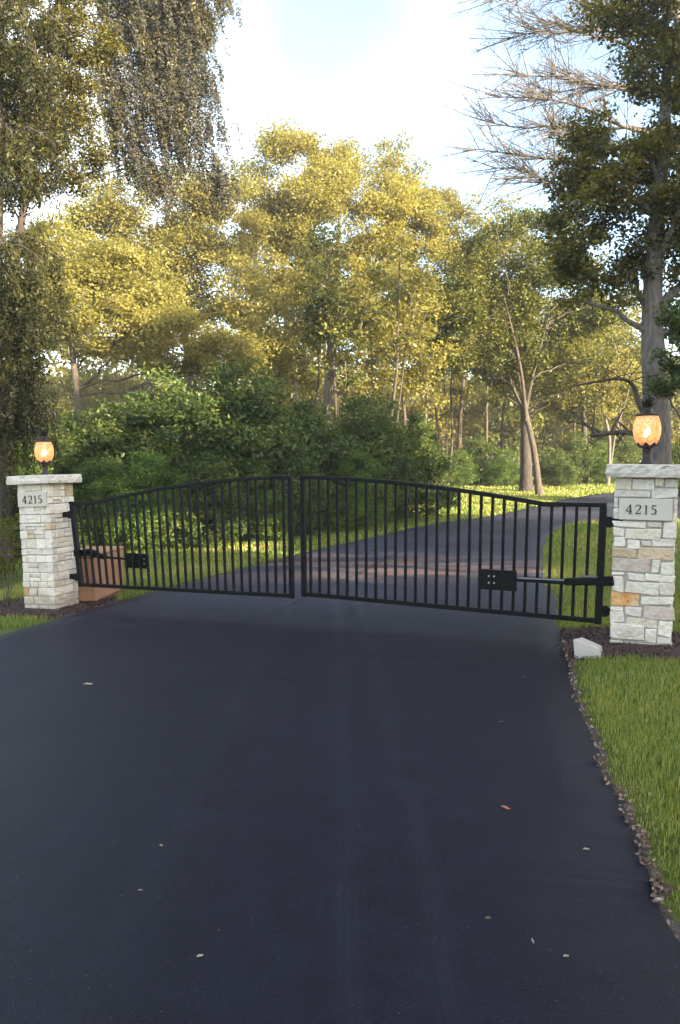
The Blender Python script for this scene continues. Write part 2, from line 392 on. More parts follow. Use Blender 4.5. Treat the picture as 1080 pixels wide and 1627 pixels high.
def xy(px, py): return gp(px, py)[:2]
PAIRS = [((-16, -10), (1.25, -10)), ((-16, 0), (1.2, -1)), ((-14, 5.0), xy(1095, 1525)), ((-11.5, 7.0), xy(1040, 1400)), (xy(-260, 1085), xy(985, 1290)),
         (xy(-100, 1042), xy(940, 1180)), (xy(0, 1012), xy(907, 1080)), (xy(80, 989), xy(893, 1030)), (xy(160, 966), xy(883, 990)), (xy(238, 943), xy(870, 935)),
         (xy(356, 913), xy(862, 900)), (xy(470, 882), xy(863, 874)), (xy(603, 852), xy(872, 853)), (xy(690, 833), xy(888, 839)),
         (xy(776, 821), xy(915, 831)), (xy(850, 806), xy(980, 828)), (xy(910, 792), xy(1100, 824)), (xy(990, 783), xy(1300, 820)), (xy(1200, 779), xy(1700, 816))]
def catmull(pts, n):
    pts = np.array(pts, float); out = []
    for i in range(len(pts)-1):
        p0, p1, p2, p3 = pts[max(i-1, 0)], pts[i], pts[i+1], pts[min(i+2, len(pts)-1)]
        for k in range(n):
            t = k/n
            q = .5*((2*p1)+(-p0+p2)*t+(2*p0-5*p1+4*p2-p3)*t*t+(-p0+3*p1-3*p2+p3)*t**3); out.append(q)
    out.append(pts[-1]); return np.array(out)
LE = catmull([p[0] for p in PAIRS], 10); RE = catmull([p[1] for p in PAIRS], 10)
wob = np.cumsum(rng.normal(0, .012, len(RE))); wob -= np.convolve(np.pad(wob, 8, mode='edge'), np.ones(17)/17, 'valid'); RE[:, 0] += wob*1.5
nc = 22
fr = np.linspace(0, 1, nc)
DV = (LE[:, None, :]*(1-fr)[None, :, None]+RE[:, None, :]*fr[None, :, None])
DZ = zg(DV[..., 0], DV[..., 1])+.035
DZ[:, 0] -= .02; DZ[:, -1] -= .012
V = np.concatenate([DV, DZ[..., None]], 2)
lo = V.copy()[:, [0, -1]]; lo[..., 2] -= .12; lo[:, 0, 0] -= .02; lo[:, 1, 0] += .02
V2 = np.concatenate([lo[:, :1], V, lo[:, 1:]], 1); n2 = nc+2
ii, jj = np.meshgrid(np.arange(n2-1), np.arange(len(LE)-1)); a = (jj*n2+ii).ravel()
loops = np.stack([a, a+1, a+n2+1, a+n2], 1).ravel()
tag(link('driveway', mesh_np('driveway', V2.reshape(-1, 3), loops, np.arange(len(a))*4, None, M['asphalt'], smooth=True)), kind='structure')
DRIVE = np.concatenate([LE, RE[::-1]])
def inpoly(x, y, poly):
    x = np.asarray(x); y = np.asarray(y); c = np.zeros(x.shape, bool); n = len(poly); j = n-1
    for i in range(n):
        xi, yi = poly[i]; xj, yj = poly[j]
        if yi != yj:
            c ^= ((yi > y) != (yj > y)) & (x < (xj-xi)*(y-yi)/(yj-yi)+xi)
        j = i
    return c
def edge_dist(x, y, line):
    d = np.full(x.shape, 1e9)
    for i in range(len(line)-1):
        a, b = line[i], line[i+1]; ab = b-a; L = ab@ab+1e-12
        t = np.clip(((x-a[0])*ab[0]+(y-a[1])*ab[1])/L, 0, 1)
        d = np.minimum(d, np.hypot(x-a[0]-t*ab[0], y-a[1]-t*ab[1]))
    return d

# mulch beds at the foot of the pillars
BED_R = np.array([xy(889, 1006), xy(897, 1040), xy(905, 1055), xy(950, 1050), xy(1000, 1046), xy(1040, 1050), xy(1110, 1056), xy(1160, 1040), xy(1150, 1015), xy(1080, 1010), xy(1000, 1003), xy(930, 1000)])
BED_L = np.array([xy(-60, 985), xy(20, 983), xy(70, 985), xy(110, 981), xy(150, 969), xy(188, 957), xy(180, 948), xy(120, 945), xy(60, 950), xy(0, 957), xy(-60, 962)])
def bed(poly, nm):
    c = poly.mean(0); b = MB(); n = len(poly)
    ringv = [[(c[0]+(p[0]-c[0])*k, c[1]+(p[1]-c[1])*k) for p in poly] for k in (1, .75, .5, .25)]
    vs = []
    for q, hh in zip(ringv, (.004, .022, .035, .04)):
        vs += [(x, y, float(zg(x, y))+hh+random.uniform(0, .012)) for x, y in q]
    vs.append((c[0], c[1], float(zg(*c))+.045))
    fs = [(k*n+i, k*n+(i+1) % n, (k+1)*n+(i+1) % n, (k+1)*n+i) for k in range(3) for i in range(n)]+[(3*n+i, 3*n+(i+1) % n, 4*n) for i in range(n)]
    b.add(vs, fs); tag(b.build(nm, M['mulch']), kind='structure')
bed(BED_R, 'mulch_bed'); bed(BED_L, 'mulch_bed')

# ------------------------------------------------------------------ scatter helpers
def leaf_quads(C, size, up=.35, asp=.5, tint=None, droop=None, face=None):
    """one folded diamond leaf per centre"""
    g = rng; n = len(C); size = np.broadcast_to(size, (n,)).astype(float)
    d = g.normal(size=(n, 3)); d[:, 2] *= .7
    if droop is not None: d[:, 2] -= droop
    d /= np.linalg.norm(d, axis=1)[:, None]+1e-9
    nn = g.normal(size=(n, 3)); nn[:, 2] = np.abs(nn[:, 2])+up*2
    if face is not None: nn = nn*.62+face
    s = np.cross(d, nn); s /= np.linalg.norm(s, axis=1)[:, None]+1e-9
    L = size[:, None]; w = L*asp*.5*g.uniform(.8, 1.2, (n, 1))
    V = np.empty((n, 4, 3)); V[:, 0] = C-d*L*.5; V[:, 1] = C+s*w; V[:, 2] = C+d*L*.5; V[:, 3] = C-s*w
    if tint is None: tint = g.uniform(0, 1, n)
    return V.reshape(-1, 3), np.repeat(tint, 4)
def quads_mesh(name, V, tint, mat):
    n = len(V)//4; return mesh_np(name, V, np.arange(n*4), np.arange(n)*4, None, mat, tint)

def bez(p0, p1, p2, n):
    t = np.linspace(0, 1, n)[:, None]; return (1-t)**2*p0+2*t*(1-t)*p1+t*t*p2

def tree_meshes(name, base, trunk, r0, ells, mat, bark, n_limbs=9, n_clumps=120, lpc=150, crad=.9, lsize=.22, flat=.6,
                seed=0, asp=.55, droop=None, limb_r=.45, wig=.5, shell=.55, fork=.45, side=6, stems=None, hang=0):
    """trunk: world polyline from the base; ells: world ellipsoids (centre, radii). Returns (trunk, branches, crown) meshes relative to base."""
    global rng
    keep = rng; rng = np.random.default_rng(seed+100); g = rng
    base = np.array(base, float); trunk = np.array(trunk, float)-base
    E = [(np.array(c)-base, np.array(r)) for c, r in ells]
    vol = np.array([r.prod()**.8 for c, r in E]); vol /= vol.sum()
    pts = []
    for k in g.choice(len(E), n_clumps, p=vol):
        c, r = E[k]; d = g.normal(size=3); d /= np.linalg.norm(d); q = c+d*r*(shell+(1-shell)*g.random())**.6*1.0
        pts.append(q)
    pts = np.array(pts)
    tb, bb = MB(), MB()
    def wiggle(p, amp):
        p = p.copy(); k = len(p)
        o = np.cumsum(g.normal(0, amp, (k, 3)), 0); o -= np.linspace(0, 1, k)[:, None]*o[-1]; p += o; return p
    trunks = [trunk]+[np.array(s, float)-base for s in (stems or [])]
    skel = []
    for ti, tk in enumerate(trunks):
        tp = catmull(tk, 6); n = len(tp); fr_ = np.linspace(0, 1, n)
        rr = r0*(1 if ti == 0 else .6)*(1-.78*fr_); 
        if ti == 0: rr[0] *= 1.28; rr[1] *= 1.1
        tb.tube(tp, rr, 9); 
        for i in range(n):
            if fr_[i] > fork*.6: skel.append((tp[i], rr[i]))
    # main limbs reach for well spread clumps
    tgt = [int(g.integers(len(pts)))]
    dist = np.linalg.norm(pts-pts[tgt[0]], axis=1)
    for _ in range(n_limbs-1):
        k = int(np.argmax(dist)); tgt.append(k); dist = np.minimum(dist, np.linalg.norm(pts-pts[k], axis=1))
    tskel = [(p, r) for p, r in skel]
    for k in tgt:
        q = pts[k]
        cand = [(np.linalg.norm(q-p)+max(0, p[2]-q[2]+1.0)*1.5, i) for i, (p, r) in enumerate(tskel)]
        p0, r_ = tskel[min(cand)[1]]
        L = np.linalg.norm(q-p0); m = (p0+q)/2+np.array([0, 0, L*.12]); path = wiggle(bez(p0, m, q, 9), L*.022*wig*2)
        rad = np.linspace(max(r_*.6, r0*.2)*limb_r*1.6, r0*.05+.01, 9); bb.tube(path, rad, side, False)
        for p, r in zip(path[2:], rad[2:]): skel.append((p, r))
    SK = np.array([p for p, r in skel]); SR = np.array([r for p, r in skel])
    order = np.argsort([np.min(np.linalg.norm(SK-q, axis=1)) for q in pts])
    extra_p, extra_r = [], []
    for k in order:
        q = pts[k]; dd = np.linalg.norm(SK-q, axis=1)+np.maximum(0, SK[:, 2]-q[2])*1.2; i = int(np.argmin(dd)); p0 = SK[i]
        L = np.linalg.norm(q-p0)
        if L < .25: continue
        m = (p0+q)/2+np.array([0, 0, L*.1]); path = wiggle(bez(p0, m, q, 5), L*.03)
        rad = np.linspace(min(SR[i]*.6, r0*.16)+.006, .008+r0*.012, 5); bb.tube(path, rad, 4, False)
        SK = np.vstack([SK, path[2:4]]); SR = np.concatenate([SR, rad[2:4]])
    # leaves
    C = []; T = []; FD = []
    for q in pts:
        m = int(lpc*g.uniform(.5, 1.5)); rad = crad*g.uniform(.6, 1.35)
        o = g.normal(size=(m, 3)); o /= np.linalg.norm(o, axis=1)[:, None]; o *= g.random((m, 1))**.45*rad; o[:, 2] *= flat
        if hang:                                   # drooping sprays instead of rounded clumps
            ns = 7; kk = g.integers(0, ns, m); x0 = g.normal(0, rad*.55, (ns, 3)); x0[:, 2] *= .5; ln = g.uniform(.4, 1.2, ns)*hang; t_ = g.random(m)
            o = x0[kk]+g.normal(0, .045, (m, 3))*(1.2-.6*t_)[:, None]; o[:, 0] += .18*t_*ln[kk]; o[:, 2] -= t_*ln[kk]
        # sprigs: pull leaves toward a few twig directions
        C.append(q+o); fd = o.copy(); fd[:, 2] /= flat; FD.append(fd/rad*(.35 if hang else 1)); base_t = g.uniform(.1, .75); T.append(np.clip(base_t+g.normal(0, .2, m), 0, 1))
    C = np.concatenate(C); T = np.concatenate(T)
    V, t = leaf_quads(C, lsize*g.uniform(.6, 1.3, len(C)), .08, asp, T, droop, np.concatenate(FD)*1.1+np.array([0, 0, .25]))
    res = (tb.mesh('trunk', bark, True), bb.mesh('branches', bark, True), quads_mesh('crown', V, t, mat))
    rng = keep; return res
def plant_tree(name, base, meshes, label, cat='tree', group=None, rz=0, scale=1.0):
    o = empty(name, base, rz, label, cat, group); o.scale = (scale,)*3
    for nm, me in zip(('trunk', 'branches', 'crown'), meshes): link(nm, me, o)
    return o
def E(px, py, rx, ry, d, dz=.8):                 # a crown lobe seen at a pixel, at a depth
    k = d/FPX; return (P(px, py, d), (rx*k, rx*k*dz, ry*k))
def base_at(px, d):
    q = P(px, 800, d); return np.array([q[0], q[1], float(zg(q[0], q[1]))-.06])

# ------------------------------------------------------------------ stone pillars
STONES = ['st_white']*8+['st_grey']*6+['st_cream']*2
def add_stone(parent, p8, mat, ch=.007):
    b = MB(); c = np.mean(p8, 0); b.hexa([np.array(q)-c for q in p8], ch)
    o = link('stone', b.mesh('stone', M[mat]), parent, tuple(c)); return o
def digit_strokes():
    """serif figures drawn as tapering ribbons in a unit box (height 1): list of (points, widths)"""
    four = [([(.46, 1.0), (.02, .30)], [.07, .07]), ([(.0, .30), (.66, .30)], [.085, .085]), ([(.47, 1.0), (.47, .0)], [.15, .15]), ([(.30, .015), (.64, .015)], [.03, .03])]
    two = [([(.05, .74), (.08, .87), (.18, .965), (.31, .985), (.45, .93), (.52, .80), (.49, .64), (.38, .45), (.22, .25), (.05, .06)], [.10, .09, .07, .07, .11, .15, .14, .10, .08, .07]),
           ([(.02, .06), (.50, .06)], [.12, .12]), ([(.50, .03), (.58, .22)], [.08, .03])]
    one = [([(.20, .98), (.20, .03)], [.14, .14]), ([(.02, .86), (.20, .96)], [.03, .06]), ([(.03, .015), (.38, .015)], [.03, .03])]
    five = [([(.14, .95), (.50, .95)], [.12, .10]), ([(.13, .98), (.10, .56)], [.06, .06]),
            ([(.09, .57), (.22, .61), (.36, .57), (.48, .44), (.50, .29), (.44, .14), (.30, .04), (.14, .03), (.03, .09)], [.05, .07, .10, .14, .15, .13, .09, .07, .09])]
    return [four, two, one, five]
def numerals(h, gap, parent, x0, z0, y, spread):
    obs = []; x = x0
    for k, (dg, w) in enumerate(zip(digit_strokes(), (.66, .58, .38, .52))):
        b = MB()
        for si, (pts, ws) in enumerate(dg):
            P2 = np.array(pts)*h; W2 = np.array(ws)*h
            t = np.gradient(P2, axis=0); t /= np.linalg.norm(t, axis=1)[:, None]; nrm = np.stack([-t[:, 1], t[:, 0]], 1)
            A = P2+nrm*W2[:, None]/2; B = P2-nrm*W2[:, None]/2; n = len(P2); dep = .005+si*.0006
            vs = [(p[0], 0, p[1]) for p in A]+[(p[0], 0, p[1]) for p in B]+[(p[0], -dep, p[1]) for p in A]+[(p[0], -dep, p[1]) for p in B]
            fs = []
            for i in range(n-1):
                fs += [(2*n+i, 2*n+i+1, 3*n+i+1, 3*n+i), (i, i+1, 2*n+i+1, 2*n+i), (n+i, 3*n+i, 3*n+i+1, n+i+1)]
            fs += [(0, 2*n, 3*n, n), (n-1, 2*n-1, 4*n-1, 3*n-1)]
            b.add(vs, fs)
        o = b.build('numeral', M['ink'], parent); o.location = (x, y, z0); obs.append(o); x += (w+gap)*h
    return obs
def cap_slab(parent, hw, z0, z1, seed):
    g = np.random.default_rng(seed); n = 14; b = MB(); vs = []; fs = []
    per = []
    for sx, sy, dx, dy in ((-1, -1, 1, 0), (1, -1, 0, 1), (1, 1, -1, 0), (-1, 1, 0, -1)):
        for k in range(n): per.append((sx*hw+dx*2*hw*k/n, sy*hw+dy*2*hw*k/n))
    m = len(per); levels = [(z0, -.012), (z0+.006, 0), (z0+(z1-z0)*.35, .006), (z0+(z1-z0)*.7, -.002), (z1-.008, -.005), (z1, -.018)]
    for z, o in levels:
        for x, y in per:
            e = o+g.normal(0, .0055); L = math.hypot(x, y); vs.append((x*(1+e/hw), y*(1+e/hw), z+g.normal(0, .002)))
    for i in range(len(levels)-1):
        for k in range(m): fs.append((i*m+k, i*m+(k+1) % m, (i+1)*m+(k+1) % m, (i+1)*m+k))
    fs.append(tuple(reversed(range(m)))); fs.append(tuple((len(levels)-1)*m+k for k in range(m)))
    b.add(vs, fs); return b.build('cap', M['cap'], parent)

def jit(p8, g, a=.005): return [np.array(q)+g.normal(0, a, 3) for q in p8]
def box8(x0, x1, y0, y1, z0, z1): return [(x, y, z) for z in (z0, z1) for y in (y0, y1) for x in (x0, x1)]
def side_courses(parent, w, t, H, z0, face, g, courses, skip=None, frac=(0, 1)):
    """fill a face (1 = +x, 2 = back, 3 = -x, 0 = front) between its corners with stones"""
    c = w/2-t
    for (a, b) in courses:
        u = -c+.004; end = c-.004
        while u < end-.01:
            L = g.uniform(.10, .26); L = L if end-(u+L) > .08 else end-u
            splits = [(a, b)] if (b-a) < .10 or g.random() < .65 else [(a, (a+b)/2), ((a+b)/2, b)]
            for (s0, s1) in splits:
                if skip and skip(u, u+L, s0, s1): continue
                gp_ = .0045; pr = t+g.uniform(-.004, .010)
                if face == 0: q = box8(u+gp_, u+L-gp_, -c-pr, -c+.01, s0+gp_, s1-gp_)
                if face == 1: q = box8(c-.01, c+pr, u+gp_, u+L-gp_, s0+gp_, s1-gp_)
                if face == 2: q = box8(u+gp_, u+L-gp_, c-.01, c+pr, s0+gp_, s1-gp_)
                if face == 3: q = box8(-c-pr, -c+.01, u+gp_, u+L-gp_, s0+gp_, s1-gp_)
                add_stone(parent, jit(q, g, .0035), STONES[int(g.integers(len(STONES)))])
            u += L
def corner_stones(parent, w, t, corner, courses, g, edges):
    c = w/2-t; sx, sy = corner; res = {}
    for k, (a, b) in enumerate(courses):
        la, lb = (g.uniform(.09, .2), g.uniform(.08, .12)) if k % 2 else (g.uniform(.08, .12), g.uniform(.09, .2))
        gp_ = .0045; pr = g.uniform(-.003, .008)
        xs = sorted((sx*(w/2+pr), sx*(w/2-la))); ys = sorted((sy*(w/2+pr), sy*(w/2-lb)))
        m = STONES[int(g.integers(len(STONES)))]
        if (k, corner) in edges: m = edges[(k, corner)]
        add_stone(parent, jit(box8(xs[0], xs[1], ys[0], ys[1], a+gp_, b-gp_), g, .004), m)
        res[k] = (la, lb)
    return res
def course_list(H, g, lo=.075, hi=.125, at=()):
    z = 0; out = []
    while z < H-.01:
        h = g.uniform(lo, hi); h = h if H-(z+h) > .06 else H-z
        out.append((z, min(H, z+h))); z += h
    return out

PW = .575; T_ = .045
# ---- right pillar: faces the camera squarely
yawR = math.atan2(.375, .927)
fR = P(1019, 900, 7.44); nR = np.array([-math.sin(yawR), -math.cos(yawR)])
cR = fR[:2]-nR*PW/2
zR = float(zg(*cR))-.05
capR_top = P(1020, 738, 7.44)[2]; capR_bot = P(1020, 759, 7.44)[2]
HR = capR_bot-zR
pr_ = empty('stone_pillar', (cR[0], cR[1], zR), -yawR, 'nearer pale limestone gate pillar with a flat cap, beside the small white block', 'pillar', 'stone gate pillars')
pr_.rotation_euler[1] = math.radians(1.0)
b = MB(); b.box((0, 0, HR/2), (PW/2-T_+.024, PW/2-T_+.024, HR/2)); b.build('core', M['mortar'], pr_)
FRONT = """100,215,145,238 222,380,145,240 388,445,150,210 455,550,145,215 98,355,245,300 362,548,222,300
92,118,305,378 90,117,386,480 514,546,305,380 514,544,388,480 90,320,488,538 328,428,488,538 434,535,490,610 82,162,545,608 172,426,545,634
72,175,618,700 182,277,640,704 285,352,640,680 360,525,618,680 75,248,710,777 258,520,688,788 75,350,785,893 358,412,796,895 420,518,796,898
62,162,899,930 170,300,905,960 306,512,906,960 62,156,937,1056 162,402,968,1062 410,508,968,1066 60,266,1065,1168 274,502,1074,1144
58,146,1175,1212 152,278,1175,1252 286,500,1152,1266 52,148,1219,1308 156,391,1260,1332 398,496,1274,1388 46,292,1316,1442 300,384,1340,1444
390,492,1395,1450 42,142,1450,1482 40,142,1490,1535 150,232,1450,1540 240,484,1456,1548"""
SPECIAL = {19: 'st_tan', 20: 'st_tan', 21: 'st_pink', 22: 'st_white', 31: 'st_grey', 35: 'st_white', 44: 'st_pink', 30: 'st_orange', 34: 'st_pink'}
g = np.random.default_rng(7); fx = lambda x, y: ((x-(100-60*(y-145)/1385))/447-.5)*PW
top_y, bot_y = 142, 1545
PLQ = [0, 0, 0, 0]
def fz(y): return HR*(1-(y-top_y)/(bot_y-top_y))
for k, s in enumerate(FRONT.split()):
    x0, x1, y0, y1 = map(float, s.split(',')); ym = (y0+y1)/2; c = PW/2-T_
    X0, X1 = fx(x0, ym), fx(x1, ym); Z0, Z1 = fz(y1), fz(y0)
    X0 = max(X0, -PW/2-.012) if X0 > -PW/2+.03 else -PW/2-.002+g.uniform(-.008, .006)
    X1 = PW/2+.002+g.uniform(-.006, .008) if X1 > PW/2-.035 else X1
    pr2 = T_+g.uniform(-.004, .012)
    q = [np.array(v) for v in box8(X0, X1, -c-pr2, -c+.012, max(Z0, 0)+.001, Z1-.001)]
    jz = g.normal(0, .008, 8); jx = g.normal(0, .007, 8)
    for i in range(8): q[i] = q[i]+np.array([jx[i & 5], g.normal(0, .003), jz[i & 5]])
    add_stone(pr_, q, SPECIAL.get(k, STONES[int(g.integers(len(STONES)))]), .008)
cs = course_list(HR, g)
for face in (1, 3, 2): side_courses(pr_, PW, T_, HR, zR, face, g, cs)
plx0, plx1, plz0, plz1 = fx(122, 390), fx(508, 390), fz(476), fz(306)
b = MB(); b.box(((plx0+plx1)/2, -PW/2-.006, (plz0+plz1)/2), ((plx1-plx0)/2, .022, (plz1-plz0)/2), .006)
plq = b.build('address_plaque', M['plaque'], pr_)
hh = .093; numerals(hh, .30, plq, fx(172, 390), (plz0+plz1)/2-hh/2, -PW/2-.0285, 0)
cap_slab(pr_, .375, HR+.002, HR+(capR_top-capR_bot), 3)

# ---- left pillar: seen on its corner
PWL = .545
yawL = math.radians(18)
cL = P(80, 860, 11.1)[:2]; zL = P(95, 972, 10.85)[2]-.04
capL_top = P(76, 755, 11.1)[2]; capL_bot = P(76, 768.5, 11.1)[2]; HL = capL_bot-zL
pl_ = empty('stone_pillar', (cL[0], cL[1], zL), -yawL, 'farther pale limestone gate pillar seen on its corner, beside the brown box', 'pillar', 'stone gate pillars')
pl_.rotation_euler[1] = math.radians(-1.7)
b = MB(); b.box((0, 0, HL/2), (PWL/2-T_+.024, PWL/2-T_+.024, HL/2)); b.build('core', M['mortar'], pl_)
g = np.random.default_rng(21)
cs = course_list(HL, g, .085, .15)
edges = {(3, (1, -1)): 'st_cream', (len(cs)-1, (1, 1)): 'st_tan', (2, (-1, -1)): 'st_orange', (len(cs)-5, (1, -1)): 'st_tan'}
corn = {cn: corner_stones(pl_, PWL, T_, cn, cs, g, edges) for cn in ((-1, -1), (1, -1), (1, 1), (-1, 1))}
pz0, pz1 = HL-.33, HL-.115
def fill(face, ca, cb, idx, skip=None):
    c = PWL/2-T_
    for k, (a, b) in enumerate(cs):
        u = -PWL/2+corn[ca][k][idx]; end = PWL/2-corn[cb][k][idx]
        n = max(1, int(round((end-u)/g.uniform(.15, .25)))); cuts = np.linspace(u, end, n+1); cuts[1:-1] += g.uniform(-.025, .025, max(0, n-1))
        for i in range(n):
            gp_ = .0045; pr2 = T_+g.uniform(-.004, .010); s = [(a, b)] if g.random() < .78 else [(a, (a+b)/2), ((a+b)/2, b)]
            for s0, s1 in s:
                q = box8(cuts[i]+gp_, cuts[i+1]-gp_, -c-pr2, -c+.01, s0+gp_, s1-gp_)
                if face == 1: q = [(-y, x, z) for x, y, z in q]; q = [q[i2] for i2 in (2, 0, 3, 1, 6, 4, 7, 5)]
                if face == 2: q = [(-x, -y, z) for x, y, z in q]; q = [q[i2] for i2 in (3, 2, 1, 0, 7, 6, 5, 4)]
                if face == 3: q = [(y, -x, z) for x, y, z in q]; q = [q[i2] for i2 in (1, 3, 0, 2, 5, 7, 4, 6)]
                m = STONES[int(g.integers(len(STONES)))]
                if face == 0 and k == len(cs)-6 and i == 0: m = 'st_tan'
                add_stone(pl_, jit(q, g, .0035), m)
fill(0, (-1, -1), (1, -1), 0); fill(1, (1, -1), (1, 1), 1); fill(2, (1, 1), (-1, 1), 0); fill(3, (-1, 1), (-1, -1), 1)
b = MB(); b.box((-.006, -PWL/2-.012, (pz0+pz1)/2), (.252, .022, (pz1-pz0)/2), .006); plq = b.build('address_plaque', M['plaque'], pl_)
hh = .115; numerals(hh, .28, plq, -.17, (pz0+pz1)/2-hh/2, -PWL/2-.0345, 0)
cap_slab(pl_, .375, HL+.002, HL+(capL_top-capL_bot), 5)

# ------------------------------------------------------------------ pineapple lamps on the caps
def make_lamp(loc, label):
    o = empty('post_lamp', loc, .3, label, 'lamp', 'pineapple lamps on the gate pillars'); o.scale = (.94, .94, 1.05)
    b = MB(); b.lathe([(0, 0), (.085, 0), (.085, .012), (.062, .03), (.045, .055), (.042, .075), (.036, .10), (.036, .125), (.05, .14), (.05, .15), (.034, .158), (0, .158)], 20); b.build('base', M['bronze'], o, True)
    b = MB(); b.lathe([(.03, .156), (.066, .162), (.088, .178), (.094, .190), (.086, .190), (.05, .176), (0, .172)], 24)
    for k in range(8):
        a = 2*PI*k/8; ca, sa = math.cos(a), math.sin(a); pts = []
        for (r, z, w) in ((.088, .180, .03), (.104, .191, .030), (.115, .205, .020), (.125, .219, .002)):
            pts += [(r*ca-w*sa, r*sa+w*ca, z), (r*1.03*ca, r*1.03*sa, z-.004), (r*ca+w*sa, r*sa-w*ca, z)]
        b.add(pts, [(i*3+j, i*3+j+1, i*3+j+4, i*3+j+3) for i in range(3) for j in range(2)])
    b.build('leaf_cup', M['bronze'], o, True)
    b = MB(); prof = [(.066, .180), (.094, .200), (.118, .232), (.136, .275), (.145, .322), (.143, .365), (.135, .410), (.122, .450), (.112, .478)]
    b.lathe(prof, 32); gl = b.build('glass_globe', M['amber'], o, True)
    b = MB(); b.lathe([(.104, .474), (.124, .476), (.124, .492), (.104, .496), (.09, .502), (.055, .520), (.04, .535), (0, .538)], 24); b.build('top_ring', M['bronze'], o, True)
    b = MB()
    for ring, (nl, sp, hg) in enumerate(((6, .088, .10), (6, .055, .13), (3, .02, .145))):
        for k in range(nl):
            a = 2*PI*(k+.5*ring)/nl+.2; ca, sa = math.cos(a), math.sin(a); pts = []
            for t, w in ((0, .020), (.35, .026), (.7, .020), (1, .002)):
                r = .022+sp*(t**2.2)*.85+.012*t; z = .525+hg*(t if t < .8 else .8+.6*(t-.8))
                pts += [(r*ca-w*sa, r*sa+w*ca, z), ((r+.006)*ca, (r+.006)*sa, z-.002), (r*ca+w*sa, r*sa-w*ca, z)]
            b.add(pts, [(i*3+j, i*3+j+1, i*3+j+4, i*3+j+3) for i in range(3) for j in range(2)])
    b.lathe([(.042, .530), (.040, .56), (.034, .60), (0, .63)], 10)
    b.build('leaf_crown', M['bronze'], o, False)
    b = MB()
    for (x, y, z, r) in ((-.018, 0, .30, .026), (.022, .01, .325, .026), (.002, -.018, .345, .02)):
        b.lathe([(0.0, z-r*1.3), (r*.7, z-r*.9), (r, z-.1*r), (r*.75, z+r*.8), (0, z+r*1.6)], 10, (x, y, 0))
    b.build('bulb', M['bulb'], o, True)
    b = MB(); b.tube([(0, 0, .17), (0, 0, .272)], .014, 8); b.build('bulb_holder', M['bronze'], o)
    return o
topR = pr_.matrix_basis @ Vector((.0, 0, HR+(capR_top-capR_bot)-.004)); topL = pl_.matrix_basis @ Vector((0, 0, HL+(capL_top-capL_bot)-.004))
lamp = make_lamp(topR, 'lit amber pineapple lamp on the cap of the nearer pillar')
lamp2 = lamp.copy(); COL.objects.link(lamp2); lamp2.location = topL; lamp2['label'] = 'lit amber pineapple lamp on the cap of the farther corner-on pillar'
for ch in list(lamp.children):
    c = ch.copy(); COL.objects.link(c); c.parent = lamp2
for l in (lamp, lamp2):
    pd = bpy.data.lights.new('lamp_glow', 'POINT'); pd.energy = .17; pd.color = (1, .64, .40); pd.shadow_soft_size = .03
    po = bpy.data.objects.new('lamp_glow', pd); COL.objects.link(po); po.parent = l; po.location = (0, 0, .40)

# ------------------------------------------------------------------ iron gate, two leaves
GA = P(122, 865, 10.95)[:2]; GB = P(957, 895, 7.62)[:2]
gd = (GB-GA)/np.linalg.norm(GB-GA); gn = np.array([gd[1], -gd[0]])       # gn points to the camera side
if gn[1] > 0: gn = -gn
def onplane(px, py):
    r = ray(px, py); t = ((GA-CAM[:2])@gn)/(r[:2]@gn); q = CAM+r*t; return np.array([(q[:2]-GA)@gd, q[2]])
def G(s, z, off=0.0): return np.array([GA[0]+gd[0]*s+gn[0]*off, GA[1]+gd[1]*s+gn[1]*off, z])
def bar(b, s0, z0, s1, z1, w, dpt, org, off=0.0, ch=.003):
    d = np.array([s1-s0, z1-z0]); d /= np.linalg.norm(d); n = np.array([-d[1], d[0]])*w/2
    pts = []
    for o in (off-dpt/2, off+dpt/2):
        for sg in (-1, 1):
            for (s, z) in ((s0, z0), (s1, z1)): pts.append(G(s+n[0]*sg, z+n[1]*sg, o)-org)
    b.hexa(pts, ch)
def sweep_plane(b, pts, w, dpt, org):
    P2 = np.array(pts); t = np.gradient(P2, axis=0); t /= np.linalg.norm(t, axis=1)[:, None]; n = np.stack([-t[:, 1], t[:, 0]], 1); vs = []; fs = []
    c = .006
    prof = [(-w/2, -dpt/2+c), (-w/2, dpt/2-c), (-w/2+c, dpt/2), (w/2-c, dpt/2), (w/2, dpt/2-c), (w/2, -dpt/2+c), (w/2-c, -dpt/2), (-w/2+c, -dpt/2)]
    for p, nn in zip(P2, n):
        for a, o in prof: vs.append(G(p[0]+nn[0]*a, p[1]+nn[1]*a, o)-org)
    m = len(prof)
    for i in range(len(P2)-1):
        for k in range(m): fs.append((i*m+k, (i+1)*m+k, (i+1)*m+(k+1) % m, i*m+(k+1) % m))
    fs.append(tuple(range(m))); fs.append(tuple((len(P2)-1)*m+k for k in reversed(range(m)))); b.add(vs, fs)
LEAF = {'L': dict(ht=(114, 797), hb=(129, 931), mt=(461, 755.5), mb=(463.5, 949)), 'R': dict(ht=(959, 799), hb=(950, 989.5), mt=(481, 755.5), mb=(483, 946))}
gate_info = {}
